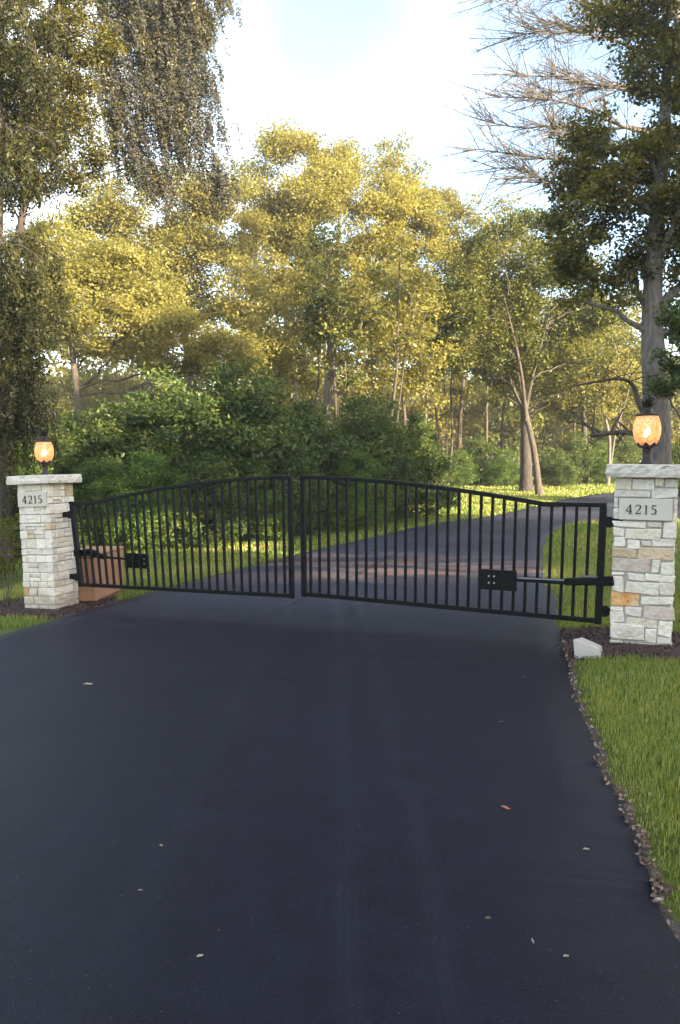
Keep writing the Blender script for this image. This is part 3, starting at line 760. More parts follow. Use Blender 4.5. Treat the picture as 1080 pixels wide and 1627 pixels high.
def make_gate(key, label, knee):
    q = {k: onplane(*v) for k, v in LEAF[key].items()}
    hs_t, hz_t = q['ht']; hs_b, hz_b = q['hb']; ms_t, mz_t = q['mt']; ms_b, mz_b = q['mb']
    org = G((hs_b+ms_b)/2, min(hz_b, mz_b)-.03)
    o = empty('iron_gate', org, 0, label, 'gate', 'leaves of the driveway gate')
    fw = .058; dp = .05
    def ztop(a):                                   # a = 0 at the hinge, 1 at the meeting stile
        if a < knee: return hz_t+(mz_t-hz_t)*0.0+.0*a
        t = (1-a)/(1-knee); return mz_t-(mz_t-hz_t)*(t**1.75)
    def S_(a, f): return (hs_b+(ms_b-hs_b)*a)*(1-f)+(hs_t+(ms_t-hs_t)*a)*f
    zb = lambda a: hz_b+(mz_b-hz_b)*a
    zt0 = lambda a: hz_t+(mz_t-hz_t)*a
    def S_at(a, z): return S_(a, (z-zb(a))/(zt0(a)-zb(a)))
    sg = 1 if ms_b > hs_b else -1; Lw = abs(ms_b-hs_b)
    b = MB(); sweep_plane(b, [(S_at(a, ztop(a))-(sg*fw/2 if a == 0 else -sg*fw/2 if a == 1 else 0), ztop(a)-.022) for a in np.linspace(0, 1, 41)], .046, .068, org); b.build('top_rail', M['iron'], o)
    b = MB(); bar(b, hs_b+sg*fw/2, zb(0)+.02, ms_b-sg*fw/2, zb(1)+.02, .05, dp-.004, org); b.build('bottom_rail', M['iron'], o)
    b = MB(); bar(b, hs_b, zb(0)-.012, S_at(0, hz_t-.05), hz_t-.045, fw+.012, dp+.008, org); b.build('stile', M['iron'], o)
    b = MB(); bar(b, ms_b, zb(1)-.012, S_at(1, mz_t-.05), mz_t-.045, fw, dp+.004, org); b.build('stile', M['iron'], o)
    n = 27
    for k in range(n):
        a = .038+(k/(n-1))*.934
        z0, z1 = zb(a)+.044, ztop(a)-.045; b = MB(); s0, s1 = S_at(a, z0), S_at(a, z1); c = G((s0+s1)/2, (z0+z1)/2)
        bar(b, s0, z0, s1, z1, .030, .030, c, 0, .002); pk = b.build('picket', M['iron'], o); pk.location = c-org
    gate_info[key] = dict(o=o, q=q, sg=sg, org=org, S_at=S_at, hz=(hz_b, hz_t))
    # hinges: a barrel at the stile and a bracket reaching back to the pillar
    for f in (.12, .86):
        z = hz_b+(hz_t-hz_b)*f-.02; s = S_at(0, z); b = MB()
        c = G(s-sg*.065, z, .01); b.tube([c-org+np.array([0, 0, -.055]), c-org+np.array([0, 0, .055])], .026, 10)
        b.hexa([p-org for p in [G(s-sg*.02+dx, z+dz, dy+.005) for dz in (-.03, .03) for dy in (-.02, .02) for dx in (-.03, .03)]], .003)
        s2 = s-sg*.19
        b.hexa([p-org for p in [G((s-sg*.13)+dx, z+dz, dy) for dz in (-.04, .04) for dy in (-.035, .02) for dx in (-.075, .06)]], .004)
        b.build('hinge', M['iron'], o)
    return o
make_gate('L', 'left leaf of the black steel driveway gate, hung from the farther pillar', .10)
make_gate('R', 'right leaf of the black steel driveway gate, hung from the nearer pillar', .17)

def opener(label, plate_px, rod_px, arm_px, post_px, key, off):
    """plate on the pickets, steel rod, black motor arm and a bracket on the pillar side"""
    (x0, y0), (x1, y1) = plate_px; a = onplane(x0, y1); c = onplane(x1, y0)
    org = G((a[0]+c[0])/2, (a[1]+c[1])/2, off); o = empty('gate_opener', org, 0, label, 'gate opener', 'gate opener arms')
    def hx(s0, z0, s1, z1, o0, o1, nm, mat, ch=.004):
        b = MB(); b.hexa([G(s, z, f)-org for z in (z0, z1) for f in (o0, o1) for s in (s0, s1)], ch); return b.build(nm, M[mat], o)
    hx(a[0], a[1], c[0], c[1], off-.008, off+.022, 'mount_plate', 'iron')
    for sx in (.28, .42) if key == 'R' else (.72, .86):
        for sz in (.35, .68):
            b = MB(); cc = G(a[0]+(c[0]-a[0])*sx, a[1]+(c[1]-a[1])*sz, off+.02); e = np.array([gn[0], gn[1], 0])
            b.tube([cc-org, cc+e*.012-org], .010, 8); b.build('bolt', M['bolt'], o)
    p, q = onplane(*rod_px[0]), onplane(*rod_px[1]); r, s = onplane(*arm_px[0]), onplane(*arm_px[1]); t = onplane(*post_px)
    b = MB(); b.tube([G(*p, off-.01)-org, G(*q, off-.01)-org], .016, 10); b.build('rod', M['chrome' if key == 'R' else 'iron'], o)
    b = MB(); bar(b, r[0], r[1], s[0], s[1], .075, .07, org, off-.01, .012); b.build('motor_arm', M['iron'], o)
    if key == 'R':
        b = MB(); bar(b, p[0], p[1]-.022, r[0], r[1]-.022, .022, .03, org, off-.012, .003); b.build('guide_rail', M['iron'], o)
    b = MB(); bar(b, s[0], s[1], t[0], t[1], .095, .06, org, off-.02, .006); b.build('pillar_bracket', M['iron'], o)
    b = MB(); mid = (np.array(r)+np.array(s))/2
    bar(b, mid[0], mid[1]+.05, s[0], s[1]+.045, .03, .05, org, off-.01, .01); b.build('motor_cover', M['chrome' if key == 'R' else 'iron'], o)
opener('gate opener with a bright steel rod on the right gate leaf', ((763, 906), (823, 934)), ((823, 918), (905, 922)), ((898, 923), (950, 923)), (976, 922), 'R', .055)
opener('black gate opener across the left gate leaf, in front of the brown box', ((195, 881), (231, 902)), ((195, 889), (160, 886)), ((163, 886), (132, 879)), (112, 880), 'L', -.06)

# ------------------------------------------------------------------ brown box behind the left leaf, small white block
bL, bM, bR = gp(131, 955), gp(153, 961), gp(197, 941)
bx0 = bM[:2]; ex = bR[:2]-bx0; ey = bL[:2]-bx0; 
ey = np.array([-ex[1], ex[0]])/np.linalg.norm(ex)*.62
top = .74
bo = empty('utility_box', (bx0[0]+(ex[0]+ey[0])/2, bx0[1]+(ex[1]+ey[1])/2, bM[2]), 0, 'tan brown box standing behind the left gate leaf beside the pillar', 'box')
def bp(u, v, z, s=1.0):
    q = bx0+ex*(.5+(u-.5)*s)+ey*(.5+(v-.5)*s); return (q[0]-bo.location[0], q[1]-bo.location[1], z)
b = MB(); b.hexa([bp(u, v, z, 1.0) for z in (.045, top) for v in (0, 1) for u in (0, 1)], .02); b.build('body', M['box'], bo)
b = MB(); b.hexa([bp(u, v, z, .93) for z in (-.03, .047) for v in (0, 1) for u in (0, 1)], .01); b.build('base', M['boxdark'], bo)
b = MB(); b.hexa([bp(u, v, z, 1.04) for z in (top-.002, top+.035) for v in (0, 1) for u in (0, 1)], .012); b.build('lid', M['box'], bo)

k0 = gp(913, 1050); d0 = float((R3.T @ (k0-CAM))[2]*-1)
def bk(px, py, d): return P(px, py, d)
f_ = [bk(913, 1051, d0), bk(956, 1054, d0-.02), bk(910, 1015.5, d0), bk(952, 1030, d0-.02)]
r_ = [bk(925, 1040, d0+.22), bk(960, 1044, d0+.20), bk(924, 1012, d0+.22), bk(956, 1026, d0+.20)]
pts = [f_[0], f_[1], r_[0], r_[1], f_[2], f_[3], r_[2], r_[3]]
for i in range(4): pts[i][2] = zg(pts[i][0], pts[i][1])-.03
c = np.mean(pts[:4], 0); b = MB(); b.hexa([p-c for p in pts], .008)
o = b.build('concrete_block', M['block']); o.location = c
tag(o, 'small off-white block with a slanted top on the mulch beside the drive', 'block')

# ------------------------------------------------------------------ grass, mulch chips, litter
def frustum(x, y, z, mx=330):
    q = np.stack([x, y, z], 1)-CAM; l = q@R3; d = -l[:, 2]
    px = CX+l[:, 0]/np.maximum(d, .01)*FPX; py = CY-l[:, 1]/np.maximum(d, .01)*FPX
    return (d > .8) & (px > -mx) & (px < 1080+mx) & (py < 1627+120)
def scatter(x0, x1, y0, y1, dens):
    n = int((x1-x0)*(y1-y0)*dens); return rng.uniform(x0, x1, n), rng.uniform(y0, y1, n)
def blades(x, y, h, w, tint, lean=.35):
    n = len(x); z = zg(x, y); a = rng.uniform(0, 2*PI, n); ca, sa = np.cos(a), np.sin(a)
    l = rng.normal(0, lean, n)*h; a2 = rng.uniform(0, 2*PI, n); lx, ly = np.cos(a2)*l, np.sin(a2)*l
    V = np.empty((n, 5, 3)); B = np.stack([x, y, z-.004], 1); Wd = np.stack([ca*w/2, sa*w/2, 0*x], 1)
    Mi = np.stack([x+lx*.35, y+ly*.35, z+h*.6], 1); Tp = np.stack([x+lx, y+ly, z+h*np.clip(1-np.abs(l)/h*.3, .5, 1)], 1)
    V[:, 0] = B-Wd; V[:, 1] = B+Wd; V[:, 2] = Mi+Wd*.8; V[:, 3] = Mi-Wd*.8; V[:, 4] = Tp
    idx = np.arange(n)[:, None]*5
    loops = np.concatenate([idx+np.array([[0, 1, 2, 3]]), idx+np.array([[3, 2, 4]])], 1).ravel()
    st = (np.arange(n)[:, None]*7+np.array([[0, 4]])).ravel()
    return V.reshape(-1, 3), loops, st, np.repeat(tint, 5)
def patchy(x, y, s, seed):
    g = np.random.default_rng(seed); v = 0
    for k in range(5):
        a = g.uniform(0, 2*PI); f = s*g.uniform(.5, 2.2); v = v+np.sin((x*math.cos(a)+y*math.sin(a))*f+g.uniform(0, 6))
    return v/5
GRASS = []
def lawn(x0, x1, y0, y1, dens, h, w, thin_edge=.16):
    x, y = scatter(x0, x1, y0, y1, dens); k = frustum(x, y, zg(x, y)); x, y = x[k], y[k]
    k = ~inpoly(x, y, DRIVE); x, y = x[k], y[k]
    k = ~(inpoly(x, y, BED_R) | inpoly(x, y, BED_L)); x, y = x[k], y[k]
    k = np.maximum(abs((x-cR[0])*math.cos(yawR)-(y-cR[1])*math.sin(yawR)), abs((x-cR[0])*math.sin(yawR)+(y-cR[1])*math.cos(yawR))) > PW/2+.01; x, y = x[k], y[k]
    ed = np.minimum(edge_dist(x, y, RE[20:90]), edge_dist(x, y, LE[40:110])) if y1 < 20 else np.full(x.shape, 9.)
    k = rng.random(len(x)) < np.clip((ed-.02)/thin_edge, .06, 1); x, y, ed = x[k], y[k], ed[k]
    p = patchy(x, y, 2.2, 3)
    hh = h*rng.uniform(.45, 1.15, len(x))*(1+.25*p)*np.clip(.45+ed/.35, .45, 1)
    tn = np.clip(.40+.5*patchy(x, y, 1.1, 9)+rng.normal(0, .27, len(x)), 0, 1)
    GRASS.append(blades(x, y, hh, w*rng.uniform(.7, 1.3, len(x)), tn))
lawn(1, 6, 1.5, 5.5, 5600, .062, .005); lawn(1.2, 8, 5.5, 9.5, 3600, .068, .006); lawn(-6, 8, 9.5, 16, 1100, .085, .008)
lawn(-9, 12, 16, 26, 420, .09, .015); lawn(-6, 22, 26, 40, 130, .11, .03); lawn(0, 30, 40, 62, 45, .14, .05)
Vs, Ls, Ss, Ts = [], [], [], []; vo = lo_ = 0
for v, l, s, t in GRASS:
    Vs.append(v); Ls.append(l+vo); Ss.append(s+lo_); Ts.append(t); vo += len(v); lo_ += len(l)
tag(link('grass', mesh_np('grass', np.concatenate(Vs), np.concatenate(Ls), np.concatenate(Ss), None, M['grass'], np.concatenate(Ts))), 'green lawn grass with yellowed patches beside the drive', 'grass', kind='stuff')
NGRASS = len(np.concatenate(Ss))

def chips(poly, n, size, mat, name, label, cat, z=.02):
    lo, hi = poly.min(0), poly.max(0); x = rng.uniform(lo[0], hi[0], n); y = rng.uniform(lo[1], hi[1], n); k = inpoly(x, y, poly); x, y = x[k], y[k]
    C = np.stack([x, y, zg(x, y)+z+rng.uniform(0, .03, len(x))], 1)
    V, t = leaf_quads(C, size*rng.uniform(.5, 1.4, len(C)), .8, .32); tag(link(name, quads_mesh(name, V, t, M[mat])), label, cat, kind='stuff')
chips(BED_R, 5200, .05, 'chip', 'mulch', 'dark brown bark mulch round the nearer pillar', 'mulch'); chips(BED_L, 4200, .06, 'chip', 'mulch', 'reddish brown bark mulch round the farther pillar', 'mulch')
# dry leaves and soil along the right-hand edge of the drive
def along(line, n, off0, off1, i0, i1):
    i = rng.uniform(i0, i1, n); k = i.astype(int); f = (i-k)[:, None]; p = line[k]*(1-f)+line[k+1]*f; t = line[k+1]-line[k]; t /= np.linalg.norm(t, axis=1)[:, None]
    nrm = np.stack([t[:, 1], -t[:, 0]], 1); o = rng.uniform(off0, off1, n)[:, None]; return p+nrm*o
p = along(RE, 1000, -.012, .05, 12, 75); C = np.stack([p[:, 0], p[:, 1], zg(p[:, 0], p[:, 1])+.02+rng.uniform(0, .03, len(p))], 1)
V, t = leaf_quads(C, .021*rng.uniform(.4, 1.7, len(C)), .5, .6, rng.random(len(C))**1.7); tag(link('leaf_litter', quads_mesh('leaf_litter', V, t, M['litter'])), 'dry brown leaves gathered along the edge of the drive', 'leaf litter', kind='stuff')
b = MB(); seg = RE[10:92]; t = np.gradient(seg, axis=0); t /= np.linalg.norm(t, axis=1)[:, None]; nr = np.stack([t[:, 1], -t[:, 0]], 1); w_ = rng.uniform(.025, .07, len(seg))
vs = []; 
for q, nn, ww in zip(seg, nr, w_):
    for o_, h_ in ((-.01, .010), (ww*.5, .016), (ww, .002)): u = q+nn*o_; vs.append((u[0], u[1], float(zg(*u))+h_))
b.add(vs, [(i*3+j, i*3+j+1, i*3+j+4, i*3+j+3) for i in range(len(seg)-1) for j in range(2)]); tag(b.build('soil_edge', M['edge']), kind='structure')
n = 700; x = rng.uniform(1, 6, n); y = rng.uniform(1.8, 9, n); k = frustum(x, y, zg(x, y)) & ~inpoly(x, y, DRIVE) & ~inpoly(x, y, BED_R); x, y = x[k], y[k]; k = rng.random(len(x)) < .25+.5*np.exp(-edge_dist(x, y, RE[10:90])/.35); x, y = x[k], y[k]
V, t = leaf_quads(np.stack([x, y, zg(x, y)+rng.uniform(.03, .06, len(x))], 1), .026*rng.uniform(.5, 1.5, len(x)), .5, .55, rng.random(len(x))**1.5); tag(link('leaf_litter', quads_mesh('leaf_litter', V, t, M['litter'])), 'dry leaf scraps caught in the grass of the right-hand lawn', 'leaf litter', kind='stuff')
# single leaves lying on the asphalt
def fallen(px, py, size, mat, label, asp=.55, ang=0.0):
    q = gp(px, py); b = MB(); n = 7; vs = []; 
    for i in range(n):
        u = i/(n-1); w = asp*.5*math.sin(PI*min(max(u*.92+.04, 0), 1))**.8
        for sd in (-1, 0, 1): vs.append(((u-.5)*size, sd*w*size, .004+.05*size*abs(sd)*math.sin(PI*u*1.7)+.10*size*(u-.5)**3*4*.5+.02*size+(.012*size if sd == 0 else 0)))
    b.add(vs, [(i*3+j, i*3+j+1, i*3+j+4, i*3+j+3) for i in range(n-1) for j in range(2)], random.uniform(.3, .9))
    o = b.build('fallen_leaf', M[mat]); o.location = (q[0], q[1], q[2]+.036); o.rotation_euler = (0, 0, ang); tag(o, label, 'leaf', 'dry leaves on the drive')
fallen(803, 1295, .055, 'redleaf', 'orange brown leaf on the asphalt, the reddest one lying clear', .45, -.7)
fallen(140, 1094, .085, 'paleleaf', 'pale yellow leaf on the asphalt left, the biggest pale one', .6, .2)
fallen(931, 1365, .03, 'paleleaf', 'small pale leaf on the asphalt near the right grass edge', .6, .1)
fallen(775, 1478, .024, 'litter', 'small brown leaf scrap low on the drive, left of the upright sliver', .7, .4)
fallen(846, 1513, .034, 'paleleaf', 'thin whitish upright sliver of leaf low on the drive', .25, 1.5)
fallen(899, 1541, .024, 'paleleaf', 'lowest pale leaf scrap near the right side of the drive', .6, .3)
fallen(318, 1542, .026, 'paleleaf', 'pale scrap of leaf lying lowest on the left half of the drive', .6, .5)
fallen(256, 1356, .026, 'paleleaf', 'little pale leaf midway down the left half of the drive', .45, -.5)
fallen(223, 1432, .022, 'paleleaf', 'little pale leaf on the left half, just below another', .5, .2)
fallen(831, 1084, .03, 'paleleaf', 'small pale leaf on the asphalt nearest the white block', .6, .2)
fallen(795, 1156, .045, 'litter', 'thin brown twig-like leaf on the upper right of the drive', .2, .25)
# pale specks of grit
n = 3200; xs = rng.uniform(-5, 2.5, n); ys = 2.0+rng.random(n)**1.3*8; k = inpoly(xs, ys, DRIVE); xs, ys = xs[k], ys[k]
V, t = leaf_quads(np.stack([xs, ys, zg(xs, ys)+.039], 1), rng.uniform(.002, .0065, len(xs)), 2.5, .7, rng.random(len(xs))**2); tag(link('grit', quads_mesh('grit', V, t, M['litter'])), 'scattered pale grit and leaf crumbs on the asphalt', 'grit', kind='stuff')

# ------------------------------------------------------------------ trees
def tr(px, d, *pp):                                # trunk polyline: base at px, then (px, py) points at that depth
    return [base_at(px, d)]+[P(x, y, d*(1+.0*i)) for i, (x, y) in enumerate(pp)]
def T(name, label, px, d, path, r0, ells, mat, bark, group=None, cat='tree', **kw):
    base = base_at(px, d); ms = tree_meshes(name, base, tr(px, d, *path), r0, [E(*e, d) for e in ells], M[mat], M[bark], **kw)
    plant_tree(name, base, ms, label, cat, group); return base, ms
G1 = 'trees of the wood behind the gate'
protoA = T('deciduous_tree', 'tallest golden tree of the wood, standing in the middle behind the gate', 525, 42, [(520, 640), (530, 480), (540, 330)], .33,
  [(460, 285, 85, 75), (590, 280, 80, 60), (540, 350, 130, 80), (440, 400, 75, 75), (640, 370, 60, 75), (520, 470, 110, 60), (610, 480, 80, 60)], 'gold', 'barkgrey', G1,
  n_limbs=14, n_clumps=430, lpc=380, crad=1.0, lsize=.165, seed=1, stems=[tr(545, 42, (590, 600), (610, 450), (620, 330)), tr(505, 42, (470, 620), (450, 470), (445, 340))])
protoB = T('deciduous_tree', 'broad olive tree left of the tallest golden tree', 300, 38, [(305, 640), (290, 500), (280, 390)], .30,
  [(250, 330, 110, 60), (340, 360, 80, 70), (180, 390, 90, 70), (320, 450, 110, 70), (230, 450, 90, 60)], 'olive', 'bark', G1,
  n_limbs=13, n_clumps=320, lpc=290, crad=.95, lsize=.16, seed=2, stems=[tr(285, 38, (240, 620), (200, 480), (180, 400))])
protoC = T('deciduous_tree', 'low spreading yellow tree behind the farther pillar', 120, 30, [(125, 660), (115, 560), (110, 460)], .24,
  [(100, 410, 90, 60), (60, 490, 70, 60), (160, 500, 110, 60), (260, 540, 110, 45), (210, 450, 70, 50), (350, 560, 60, 35)], 'gold', 'bark', G1,
  n_limbs=12, n_clumps=300, lpc=270, crad=.8, lsize=.14, seed=3)
T('deciduous_tree', 'golden olive tree between the tallest tree and the fan-limbed tree', 728, 46, [(732, 650), (745, 520), (750, 400)], .17,
  [(760, 370, 80, 55), (700, 440, 80, 70), (800, 430, 70, 60), (740, 510, 90, 50), (690, 350, 45, 60)], 'olive', 'bark', G1, n_limbs=11, n_clumps=240, lpc=220, crad=1.0, lsize=.175, seed=4,
  stems=[tr(715, 46, (690, 640), (680, 500), (690, 420))])
T('deciduous_tree', 'fan-limbed tree with a pale leaning trunk on the lawn by the drive', 857, 36, [(848, 715), (832, 640), (822, 570), (820, 470)], .19,
  [(770, 490, 90, 45), (880, 480, 80, 60), (830, 400, 100, 60), (920, 540, 50, 40), (730, 545, 60, 40), (830, 560, 60, 30), (690, 510, 55, 40), (960, 490, 60, 40), (760, 430, 60, 50), (900, 400, 60, 50)], 'green', 'bark', G1, n_limbs=24, n_clumps=360, lpc=170, crad=.85, lsize=.155, seed=5,
  fork=.5, limb_r=.5, stems=[[P(838, 675, 36), P(815, 615, 36.5), P(775, 520, 37)], [P(834, 655, 36), P(848, 590, 35.5), P(872, 500, 35)], [P(836, 668, 36), P(826, 580, 35), P(800, 470, 34.5)]])
T('deciduous_tree', 'thick dark trunk standing just left of the pale leaning tree', 836, 39, [(835, 700), (833, 600), (840, 500)], .36,
  [(800, 590, 60, 35), (880, 610, 70, 40), (850, 540, 90, 40), (920, 580, 50, 50)], 'dark', 'barkdark', G1, n_limbs=9, n_clumps=80, lpc=95, crad=.9, lsize=.22, seed=6)
T('deciduous_tree', 'yellow tree seen between the pale leaning tree and the nearer lamp', 930, 46, [(928, 680), (925, 600), (925, 540)], .2,
  [(900, 590, 60, 45), (960, 560, 70, 45), (930, 640, 70, 35), (1000, 610, 60, 50)], 'green', 'bark', G1, n_limbs=9, n_clumps=130, lpc=170, crad=1.0, lsize=.18, seed=7)
# the big shade tree behind the nearer pillar
T('shade_tree', 'big dark-leaved tree with a thick grey trunk behind the nearer pillar', 1046, 16, [(1042, 640), (1036, 520), (1040, 400), (1055, 220), (1060, 60)], .33,
  [(990, 215, 90, 50), (930, 330, 75, 70), (1040, 300, 110, 80), (1060, 420, 90, 50), (960, 410, 80, 35), (1060, 110, 80, 60), (1000, 30, 70, 40), (1130, 250, 120, 200), (1100, 0, 160, 90), (940, 260, 60, 50), (900, 400, 50, 40), (910, 460, 60, 25), (985, 470, 40, 30), (1080, 500, 40, 30)], 'dark', 'barkgrey',
  n_limbs=18, n_clumps=370, lpc=190, crad=.46, lsize=.10, seed=8, fork=.62, limb_r=.5, shell=.35, cat='tree',
  stems=[tr(1046, 16, (1042, 600), (1045, 500), (1085, 450), (1140, 400))])
# low arching and broken limbs on that trunk belong to a second, smaller tree
T('small_tree', 'dark evergreen foliage right of the thick grey trunk', 1105, 14, [(1100, 680), (1095, 600), (1092, 540)], .07,
  [(1085, 560, 40, 35), (1075, 605, 45, 22), (1100, 500, 40, 40)], 'shrub', 'bark', n_limbs=6, n_clumps=60, lpc=110, crad=.25, lsize=.09, seed=9)
def loose_branch(name, label, pts, rad, d, mat='bark', twigs=14, seed=1):
    g = np.random.default_rng(seed); q = catmull([P(x, y, d) for x, y in pts], 6); o0 = q[0].copy(); b = MB(); n = len(q)
    b.tube(q-o0, np.linspace(rad[0], rad[1], n), 7)
    for k in range(twigs):
        i = int(g.integers(n//3, n-1)); dirn = g.normal(size=3); dirn[2] += .5; dirn /= np.linalg.norm(dirn); L = g.uniform(.3, 1.0)
        p0 = q[i]; b.tube(bez(p0, p0+dirn*L*.5+np.array([0, 0, .1]), p0+dirn*L, 5)-o0, np.linspace(rad[1]*.7, .006, 5), 4, False)
    o = b.mesh(name, M[mat], True); return o, o0
big = [o for o in COL.objects if o.name.startswith('shade_tree')][0]
for pts, rad, sd in (([(1028, 690), (1000, 687), (970, 688), (938, 692)], (.06, .045), 1), ([(1026, 665), (1014, 640), (1005, 612), (985, 602), (950, 606), (905, 615)], (.06, .02), 2)):
    me, o0 = loose_branch('limb', '', pts, rad, 15.9, 'bark', 10, sd); c = link('limb', me, big); c.location = Vector(o0)-big.location

# slim trunks in the wood
slim = [(500, 34, 0), (545, 33, 1), (585, 36, 2), (615, 31, 0), (648, 38, 1), (680, 35, 2), (712, 44, 0), (770, 47, 1), (455, 36, 2), (400, 35, 0), (905, 50, 1), (965, 44, 2), (990, 52, 0), (795, 52, 1)]
SL = []
for k in range(3):
    d = 35; base = base_at(560, d); w = [(555+k*4, 690), (566-k*9, 600), (560+k*10, 520), (556, 440)]
    SL.append(tree_meshes('slim', base, tr(560, d, *w), .085+.02*k, [E(560, 470, 50, 45, d), E(540, 540, 40, 40, d), E(590, 545, 40, 35, d), E(565, 610, 35, 30, d)], M[('olive', 'green', 'gold')[k]], M[('bark', 'bark', 'barkgrey')[k]],
      n_limbs=9, n_clumps=60, lpc=55, crad=.7, lsize=.2, seed=30+k, stems=[tr(562, d, (575, 680), (590+6*k, 580), (600, 500))] if k != 1 else None))
what = ['slim olive tree with a grey trunk', 'slim green tree with a brown trunk', 'slim yellow tree with a pale trunk']
where = ['just left of the middle of the wood', 'behind the gap between the gate leaves', 'right of the gate gap', 'over the right-hand shrubs', 'at the end of the shrub row', 'where the lawn meets the wood', 'deep in the wood beyond the lawn', 'left of the thick dark trunk',
         'behind the dark shrubs right of the middle', 'behind the tallest dark shrub', 'right of the pale leaning tree', 'beyond the bend of the drive', 'far back beside the nearer lamp', 'far back behind the thick dark trunk']
for i, (px, d, k) in enumerate(slim):
    plant_tree('slim_tree', base_at(px, d), SL[k], what[k]+' '+where[i], 'tree', 'slim trees in the wood', rz=i*1.7, scale=1.0+.12*math.sin(i*2.1))

# far rows, sharing a few trees' meshes
FAR = []
for k in range(3):
    d = 60; base = base_at(540, d); FAR.append(tree_meshes('far', base, tr(540, d, (538, 660), (545, 560)), .25,
      [E(540, 520, 90, 50, d), E(490, 590, 60, 45, d), E(590, 590, 65, 45, d), E(540, 640, 80, 40, d), E(500, 690, 60, 35, d), E(600, 690, 50, 35, d)], M[('olive', 'green', 'gold')[k]], M['bark'], n_limbs=9, n_clumps=110, lpc=85, crad=1.4, lsize=.38, seed=50+k))
fl = ['olive', 'green', 'yellow']
spots = [(-60, 58), (30, 66), (120, 60), (215, 70), (300, 62), (385, 72), (470, 60), (560, 68), (650, 62), (735, 74), (820, 64), (905, 72), (985, 62), (1075, 70), (1160, 62)]
fw = ['at the far left edge of the wood', 'behind the weeping conifer', 'above the farther lamp', 'behind the low spreading yellow tree', 'behind the broad olive tree', 'left of the tallest golden tree', 'behind the left side of the tallest golden tree', 'behind the tallest golden tree',
      'right behind the tallest golden tree', 'behind the lawn gap', 'behind the thick dark trunk', 'between the dark trunk and the nearer lamp', 'above the far bend of the drive', 'behind the nearer lamp', 'at the far right edge of the wood']
for i, (px, d) in enumerate(spots):
    plant_tree('background_tree', base_at(px, d), FAR[i % 3], 'distant '+fl[i % 3]+' tree '+fw[i], 'tree', 'distant trees', rz=i*2.3, scale=.95+.15*math.sin(i*1.3))

g = np.random.default_rng(55); n = 60000; a = g.uniform(-.62, .62, n); dd = g.uniform(78, 96, n); x = np.sin(a)*dd; y = np.cos(a)*dd
hm = 10.5+2.5*patchy(x, y, .16, 8)+1.5*patchy(x, y, .6, 18)
V, t = leaf_quads(np.stack([x, y, zg(x, y)+hm*g.random(n)**.8], 1), g.uniform(.5, 1.0, n), .4, .6, np.clip(.45+.3*patchy(x, y, .5, 28)+g.normal(0, .2, n), 0, 1))
tag(link('woods', quads_mesh('woods', V, t, M['olive'])), 'far wood closing the view beyond the lawn', 'wood', kind='stuff')
# bare tree, upper right
def bare_tree():
    d = 25; base = base_at(1120, d); g = np.random.default_rng(77); tb, bb, tw = MB(), MB(), MB()
    tp = catmull(tr(1120, d, (1115, 500), (1100, 250), (1075, 20), (1060, -120)), 8); tb.tube(tp-base, np.linspace(.3, .08, len(tp)), 9)
    limbs = [((1105, 330), (900, 300), (770, 262)), ((1100, 270), (890, 255), (735, 240)), ((1095, 200), (900, 215), (745, 185)), ((1092, 160), (930, 110), (800, 110)), ((1085, 110), (930, 40), (795, 58)),
             ((1080, 60), (900, -20), (790, -5)), ((1075, 20), (960, -70), (850, -60)), ((1100, 240), (960, 240), (860, 200)), ((1090, 140), (960, 150), (830, 140)), ((1080, 70), (960, 60), (840, 20)), ((1098, 290), (960, 290), (800, 285)), ((1095, 220), (930, 175), (770, 150))]
    for a, m, e in limbs:
        dz = g.uniform(-2.5, 2.5); p0, p1, p2 = P(*a, d), P(*m, d+dz*.5), P(*e, d+dz); path = bez(p0, p1, p2, 14)
        o = np.cumsum(g.normal(0, .07, path.shape), 0); o -= np.linspace(0, 1, 14)[:, None]*o[-1]; path = path+o
        bb.tube(path-base, np.linspace(.07, .012, 14), 6, False)
        for k in range(44):
            i = int(g.integers(4, 13)); p0 = path[i]; t = path[min(i+1, 13)]-path[i-1]; t /= np.linalg.norm(t); dr = t*1.0+g.normal(0, .55, 3); dr[2] += .15; dr /= np.linalg.norm(dr); L = g.uniform(.6, 2.0)
            q = bez(p0, p0+dr*L*.5, p0+dr*L+np.array([0, 0, g.uniform(-.25, .25)]), 6); bb.tube(q-base, np.linspace(.020, .008, 6), 4, False)
            for j in range(7):
                ii_ = int(g.integers(1, 5)); u = q[ii_]; d2 = dr+g.normal(0, .6, 3); d2 /= np.linalg.norm(d2); l2 = g.uniform(.2, .7)
                tw.tube(np.array([u, u+d2*l2*.5+g.normal(0, .03, 3), u+d2*l2])-base, [.010, .008, .006], 3, False)
    o = empty('bare_tree', base, 0, 'bare tree with pale fine twigs reaching over the sky', 'tree')
    tb.build('trunk', M['twig'], o, True); bb.build('branches', M['twig'], o, True); tw.build('twigs', M['twig'], o)
bare_tree()

